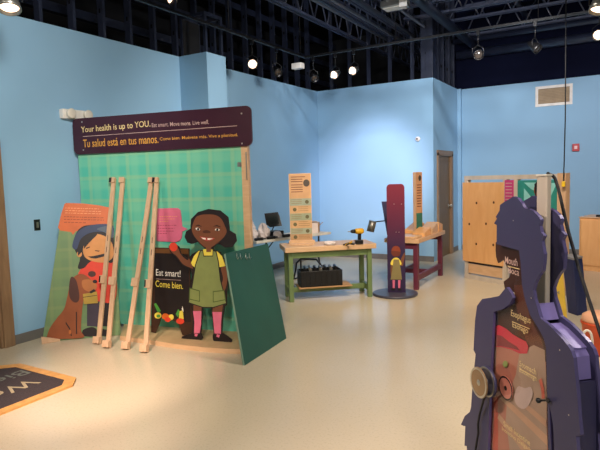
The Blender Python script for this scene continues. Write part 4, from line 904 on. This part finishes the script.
oart([
 (mat('brown neck print', '5a3024', .5), [(514, 285), (523, 285), (530, 318), (541, 338), (545, 352), (545, 370), (536, 362), (526, 340), (519, 318), (515, 300)]),
 (FLESH, [(492.7, 345), (500, 343), (512, 347), (524, 353), (534, 352), (546, 362), (548, 450), (489, 450)]),
 (FL2, [(520, 352), (534, 345), (545, 350), (546.5, 380), (547.5, 450), (510, 450), (506, 420), (508, 395), (516, 375)]),
 (SAL, [(492.5, 398), (498, 396), (498.5, 450), (490, 450)]),
 (REFL, [(500, 398), (504, 396), (548, 436), (548, 446)]), (REFL, [(498, 418), (500, 414), (532, 450), (522, 450)]), (REFL, [(512, 396), (515, 393), (547, 420), (547, 427)]),
 (CRIM, [(493, 347), (492.6, 333), (495, 327), (500, 325), (507, 328.5), (514, 334.5), (521, 338.5), (527, 341.5), (529.5, 347), (528, 353.5), (521, 353.5), (512, 349.5), (502, 347)]),
 (CRD, [(495, 346), (495.5, 338), (498, 334.5), (503, 336), (510, 341.5), (518, 346.5), (521, 350.5), (512, 348), (502, 346)]),
 (mat('stomach print', 'c0a8a0', .5), smooth([(517, 390), (520, 386), (526, 388), (532, 387), (534, 394), (531, 403), (525, 409), (518, 405), (515.5, 397)], 3)),
 (mat('gall print', '8a9a50', .5), ell(506.5, 364, 2.5, 3.5, 12)),
 (SAL, [(540.5, 380), (543, 378), (545.5, 388), (546.5, 398), (543.5, 399), (542.5, 389)]),
])
m.build('organ_and_reflection_prints', ob_)
m = MB()
def otext(s_, bl, br_, hh, m_):
    A, B = bpo.hit(*bl, .013), bpo.hit(*br_, .013); zz = (A[1]+B[1])/2; text(m, bpo, s_, [(A[0], zz), (B[0], zz), (B[0], zz+hh), (A[0], zz+hh)], m_, .013)
otext('Mouth', (505, 262.5), (517.5, 267), .026, PALE); otext('Boca', (508.5, 272), (519, 277), .024, PALE)
otext('Esophagus', (511, 317), (530.5, 326.5), .030, CREAM); otext('Esófago', (512.5, 328), (528, 336.5), .027, CREAM)
otext('Stomach', (519.5, 364), (536, 377), .021, CREAM); otext('Estómago', (519.5, 371), (537, 385), .021, CREAM)
otext('Small Intestine', (503.5, 424), (530, 448), .020, CREAM); otext('Intestino Delgado', (502, 430), (532, 456), .020, CREAM)
for a_, b_ in (((507.5, 266), (519.5, 270)), ((512, 321.5), (529.5, 329.8)), ((519.5, 367), (536.5, 380.5))):
    A, B = bpo.hit(*a_, .013), bpo.hit(*b_, .013); zz = (A[1]+B[1])/2; m.prism(bpo, [[(A[0], zz), (B[0], zz), (B[0], zz+.003), (A[0], zz+.003)]], .0125, .0005, CREAM)
m.build('lettering', ob_)
pn_ = [(a-.004, b) for a, b in wl_]+[(wl_[-1][0]-.004, fz-.003), (wr_[0][0]+.004, fz-.003)]+[(a+.004, b) for a, b in wr_]
m = MB(); m.prism(bp2, [pn_], .003, .001, ACR); m.build('clear_pane', t)
# crank wheels on an axle through the board
ax = bp2.hit(479, 382.5, .072); gx_ = bpo.hit(507, 388, .01)
def wheel(name, off, r, th, m1, m2, par=t, at=None):
    at = at or ax; c = bp2.p(at[0], at[1], off); M = Matrix((( *bp2.x, ), ( *up, ), ( *Nn, ))).transposed().to_4x4(); M = Matrix.Translation(c) @ M
    m = MB(); m.lathe([(0.0001, th*.4), (r*.12, th*.4), (r*.8, th*.4), (r*.84, th*.6), (r*.95, th*.6), (r, th*.3), (r, -th*.3), (r*.95, -th*.5), (.0001, -th*.5)], m1, M, 36); w_ = m.build(name, par)
    m = MB(); m.lathe([(r*.84, th*.61), (r*.9, th*.85), (r*.98, th*.61)], m2, M, 36, False); m.lathe([(r*.2, th*.41), (r*.14, th*.8), (0.0001, th*.9)], m2, M, 20, False); m.build('rim_ring', w_)
BRASS = mat('worn brass disc', '8a7050', .5, .1)
wheel('crank_wheel', .072, .058, .006, BRASS, SILVER); wheel('crank_wheel', .036, .058, .012, NAVY, METAL); wheel('gear_disc', -.003, .045, .003, mat('pink disc', 'c98070', .4), BLACK, t, gx_)
m = MB(); m.tube([bp2.p(ax[0], ax[1], BO+.024), bp2.p(ax[0], ax[1], .070)], .008, METAL, 12)
for k in range(5): z = .006+.005*k; m.tube([bp2.p(ax[0], ax[1], z), bp2.p(ax[0], ax[1], z+.003)], .017-.002*(k % 2), BLACK, 16)
m.build('axle', t)
m = MB(); cps = [(486, 394, .048), (483.5, 400, .035), (479.5, 415, .024), (478, 424, .024), (478.3, 433, .024), (475.5, 450, .024), (474, 462, .024)]
m.tube([bp2.p(*bp2.hit(u, v, o), o) for u, v, o in cps], .0045, RUBBER, 8); m.build('drive_cord', t)
k0, k1_ = bp2.hit(549, 400.5, .02), bp2.hit(538.5, 400.5, .035)
m = MB(); m.tube([bp2.p(*k0, .02), bp2.p(*k1_, .035)], .003, RUBBER, 8); M = Matrix.Translation(bp2.p(*k1_, .035)); m.lathe([(.0001, -.009), (.006, -.007), (.009, 0), (.006, .007), (.0001, .009)], BLACK, M, 14); m.tube([bp2.p(*k0, .0201), bp2.p(*k0, .027)], .007, BLACK, 12); m.build('lever', t)
for u, v in ((513.5, 220.5), (560, 350), (569, 415), (531.5, 298)):
    q = bp2.hit(u, v, TH); MB().prism(bp2, [ell(q[0], q[1], .0025, .0025, 10)], TH+.0002, .001, SILVER).build('screw', fpl)
# upright post between the plates
pc = bp2.hit(543.8, 200, -.049)[0]; pcen = bp2.p(pc, 0, -.049); hz = bp2.hit(543, 176, -.049)[1]
t = thing('support_post', 'pale square post standing between the two navy silhouettes', 'post', pcen)
m = MB(); m.obox(pcen+up*hz/2, D*.026, Nn*.0095, up*hz/2, ALU); m.build('shaft', t, bevel=.004)
m = MB(); m.obox(pcen+up*(hz+.003), D*.027, Nn*.012, up*.003, OFFW); m.build('cap', t, bevel=.001)
# thick black cable from the post top
cb_ = [(544, 175.5, None), (549, 174, 2.15), (554, 177, 2.12), (557.5, 186, 2.1), (561, 200, 2.08), (566, 222, 2.05), (573, 248, 2.0), (581, 275, 1.95), (590, 303, 1.9), (600, 333, 1.85), (612, 372, 1.8), (622, 420, 1.8)]
pts = [pcen+up*(hz+.008)-D*.02]+[dist(u, v, d) for u, v, d in cb_[1:]]; last = pts[-1]; pts += [V((last.x+.03, last.y, .25)), V((last.x+.05, last.y+.03, .02)), V((last.x+.35, last.y+.05, .012))]
def dense(P, n=5):
    out = []
    for i in range(len(P)-1):
        p0, p1, p2, p3 = P[max(i-1, 0)], P[i], P[i+1], P[min(i+2, len(P)-1)]
        for j in range(n):
            t_ = j/n; out.append(.5*((2*p1)+(p2-p0)*t_+(2*p0-5*p1+4*p2-p3)*t_*t_+(3*p1-p0-3*p2+p3)*t_**3))
    return out+[P[-1]]
m = MB(); m.tube(dense(pts), .0055, RUBBER, 10)
tag(m.build('black_cable', base=pcen+up*hz), 'thick black cable looping down from the top of the pale post', 'cable')
# ------------------------------------------------------------------ things behind the figure, right
bz = [fl(568, 312.5), fl(577.5, 315.8), fl(587.5, 313.5)]; b4 = bz[0]+bz[2]-bz[1]
hb_ = .62
tpx = [fl(562, 257.5, hb_), fl(573.5, 260.3, hb_), fl(582.5, 258.3, hb_)]; t4 = tpx[0]+tpx[2]-tpx[1]
t = thing('navy_bin', 'navy tapered pedestal box standing behind the figure, in front of the wood cabinet', 'pedestal', bz[1])
m = MB(); m.hexa([bz[0], bz[1], bz[2], b4], [tpx[0], tpx[1], tpx[2], t4], mat('deep navy laminate', '242c58', .4)); m.build('body', t, bevel=.004)
m = MB(); c_ = (tpx[0]+tpx[2])/2; m.hexa([c_+(q-c_)*1.03+up*.001 for q in (tpx[0], tpx[1], tpx[2], t4)], [c_+(q-c_)*1.03+up*.025 for q in (tpx[0], tpx[1], tpx[2], t4)], mat('grey lid', '8a8480', .5)); m.build('lid', t, bevel=.003)
y0_, y1_ = fl(538, 336), fl(570, 338)
yp_ = Pl(y0_, y1_-y0_)
t = thing('yellow_panel', 'yellow upright panel with grey hexagon holes beside the navy pedestal', 'panel', y0_)
YP = mat('yellow painted board', 'cfae3c', .5); 
m = MB(); 
hexs = [yp_.px([(547, 284), (551, 272), (557, 269), (558.5, 281), (553, 289), (548.5, 289)][::-1]), yp_.px([(552, 299), (553.5, 296), (558.5, 299.5), (560.5, 310), (560, 315), (555, 312), (552.5, 306)][::-1]), yp_.px([(556.5, 291.5), (559, 290), (559, 294)][::-1])]
m.prism(yp_, [yp_.px([(539, 336.5), (569, 338.3), (565.5, 305), (562, 266), (541, 262)])], 0, .03, YP); m.build('face', t, bevel=.003)
for hx in hexs: MB().prism(yp_, [hx], .0305, .001, mat('grey hexagon paint', '7d7a66', .6)).build('hexagon_print', t)
# orange tub with pale item and white tube
ob2 = fl(600, 353); 
t = thing('orange_tub', 'orange-red tub on the floor at the right edge', 'tub', ob2)
m = MB(); m.lathe([(.11, 0), (.125, .02), (.15, .26), (.158, .265), (.158, .285), (.146, .285), (.12, .03), (.0001, .02)], mat('orange red plastic', 'c4481c', .4), Matrix.Translation(ob2), 28); m.build('bucket', t)
m = MB(); m.lathe([(.15, .286), (.152, .30), (.145, .34), (.10, .365), (0.0001, .37)], mat('peach lid', 'd9a07c', .5), Matrix.Translation(ob2), 28); m.build('lid', t)
tp0 = [(584, 340), (583.5, 334), (586, 330.5), (590, 332), (592, 338), (592.5, 350), (592, 362)]
m = MB(); P5 = [dist(u, v, 4.0) for u, v in tp0]; P5 = [V((P5[0].x-.02, P5[0].y, .02))]+P5+[V((P5[-1].x, P5[-1].y, .01))]
m.tube(dense(P5, 4), .008, OFFW, 8); tag(m.build('white_hose', base=(P5[0].x, P5[0].y, 0)), 'thin white hose looped in front of the orange tub', 'hose')
# wood cabinet
ca, cb2 = fl(578.5, 270), fl(600, 272); cd_ = (cb2-ca).normalized(); cn = V((-cd_.y, cd_.x, 0)); 
zc_ = .845
t = thing('wood_cabinet', 'plain plywood cabinet against the right wall at the picture edge', 'cabinet', ca)
m = MB(); m.obox(ca+cd_*.6+cn*.30+up*zc_/2, cd_*.6, cn*.29, up*zc_/2, PLY); m.build('carcass', t, bevel=.004)
m = MB(); m.obox(ca+cd_*.6+cn*.002+up*(zc_/2+.03), cd_*.57, cn*.009, up*(zc_/2-.06), PLY); m.build('front_panel', t, bevel=.003)
m = MB(); m.obox(ca+cd_*.6+cn*.30+up*(zc_+.008), cd_*.61, cn*.305, up*.007, MAPLE); m.build('top', t, bevel=.003)
for k, lab in ((.28, 'left of two small dark boxes on the cabinet top'), (.52, 'right of two small dark boxes on the cabinet top')):
    m = MB(); c_ = ca+cd_*k+cn*.15+up*(zc_+.031); m.obox(c_, cd_*.07, cn*.05, up*.014, BLACK); tag(m.build('small_box', base=c_-up*.014, bevel=.004), lab, 'box')
# ------------------------------------------------------------------ lights (the gallery's track spots, mostly behind and above the camera; fill, figure and joist lamps are added)
def S_(x, y, z, tx_, ty_, tz_, e, size=80, c=NEUT, rad=.06, blend=.9): lamp((x, y, z), (tx_, ty_, tz_), e, size, c, rad, blend)
S_(-2.2, 0.2, 3.5, -3.75, 2.95, 0, 850, 27, (1, .76, .62), .04)          # warm pool on the floor at left
S_(-1.6, -.6, 3.5, -3.2, 2.15, 0, 850, 28, (1, .76, .62), .04)
S_(-1.3, 1.0, 3.5, -3.8, 4.2, 1.4, 330, 50, (1, .88, .74), .05)         # panel
S_(-.8, .6, 3.5, -1.4, 3.4, 0, 240, 55, (1, .80, .66), .08)    # pool in the middle
S_(-1.6, 1.6, 3.3, -5.2, 2.6, 2.4, 360, 85, (1, .95, .88), .3)          # left wall wash
S_(-1.8, 5.2, 3.2, -5.2, 7.0, 2.0, 260, 85, (1, .93, .86), .3)
S_(-2.3, 6.4, 3.2, -4.15, 9.72, 1.5, 680, 40, (1, .86, 1), .2)   # back corner pool
S_(-2.6, 5.6, 3.2, -4.0, 9.72, 2.3, 170, 80, (.96, .94, 1), .2)
S_(-1.0, 6.6, 3.2, -2.2, 11.5, 1.9, 260, 85, (1, .94, .92), .2) # door and right wall
S_(1.5, 7.2, 3.2, 0.0, 11.5, 1.3, 300, 90, (1, .88, .92), .2)
S_(-1.6, 4.6, 3.5, -2.9, 6.9, .6, 260, 60, WARM, .06)           # benches
S_(-.6, 5.2, 3.5, -1.7, 8.2, .8, 230, 60, WARM, .06)            # plywood
S_(-2.4, -.4, 3.4, -.3, 2.2, .7, 300, 50, (1, .80, .66), .1)     # added lamp for the figure's face, warm like floor bounce
S_(1.2, 3.6, 3.5, -.3, 2.0, 1.3, 190, 55, (1, .88, .95), .04)     # rims of the figure
S_(-1.0, 4.5, 3.5, -1.2, 5.2, 0, 210, 125, NEUT, .2)
S_(1.2, 4.2, 3.5, 1.0, 5.0, 0, 280, 125, WARM, .2)
S_(1.5, -1.0, 3.5, 0.5, 1.5, 0, 230, 125, NEUT, .2)
S_(-3.0, -1.4, 3.5, -4.2, 1.0, .8, 200, 110, NEUT, .2)
S_(-1.2, 3.0, 3.6, -2.2, 9.5, 5.0, 170, 70, (.85, .90, 1), .2)    # added up-light to brighten the joists
S_(1.6, 6.0, 5.0, -2.4, 8.6, 4.3, 480, 80, (.95, .96, 1), .05)  # added high lamp that brings out the steel on the right
S_(-2.0, 4.6, 5.25, -3.8, 8.5, 4.3, 200, 60, (.95, .96, 1), .05)  # second added lamp, for highlights on the left joists
w = bpy.data.worlds.new('world'); sc.world = w; w.use_nodes = True; w.node_tree.nodes['Background'].inputs[0].default_value = (.5, .6, .8, 1); w.node_tree.nodes['Background'].inputs[1].default_value = .1
sc.view_settings.view_transform = 'Standard'; sc.view_settings.look = 'None'; sc.view_settings.exposure = 0.27; sc.view_settings.gamma = 1; sc.view_settings.use_curve_mapping = False
for o in bpy.data.objects:
    if '_base' in o: del o['_base']
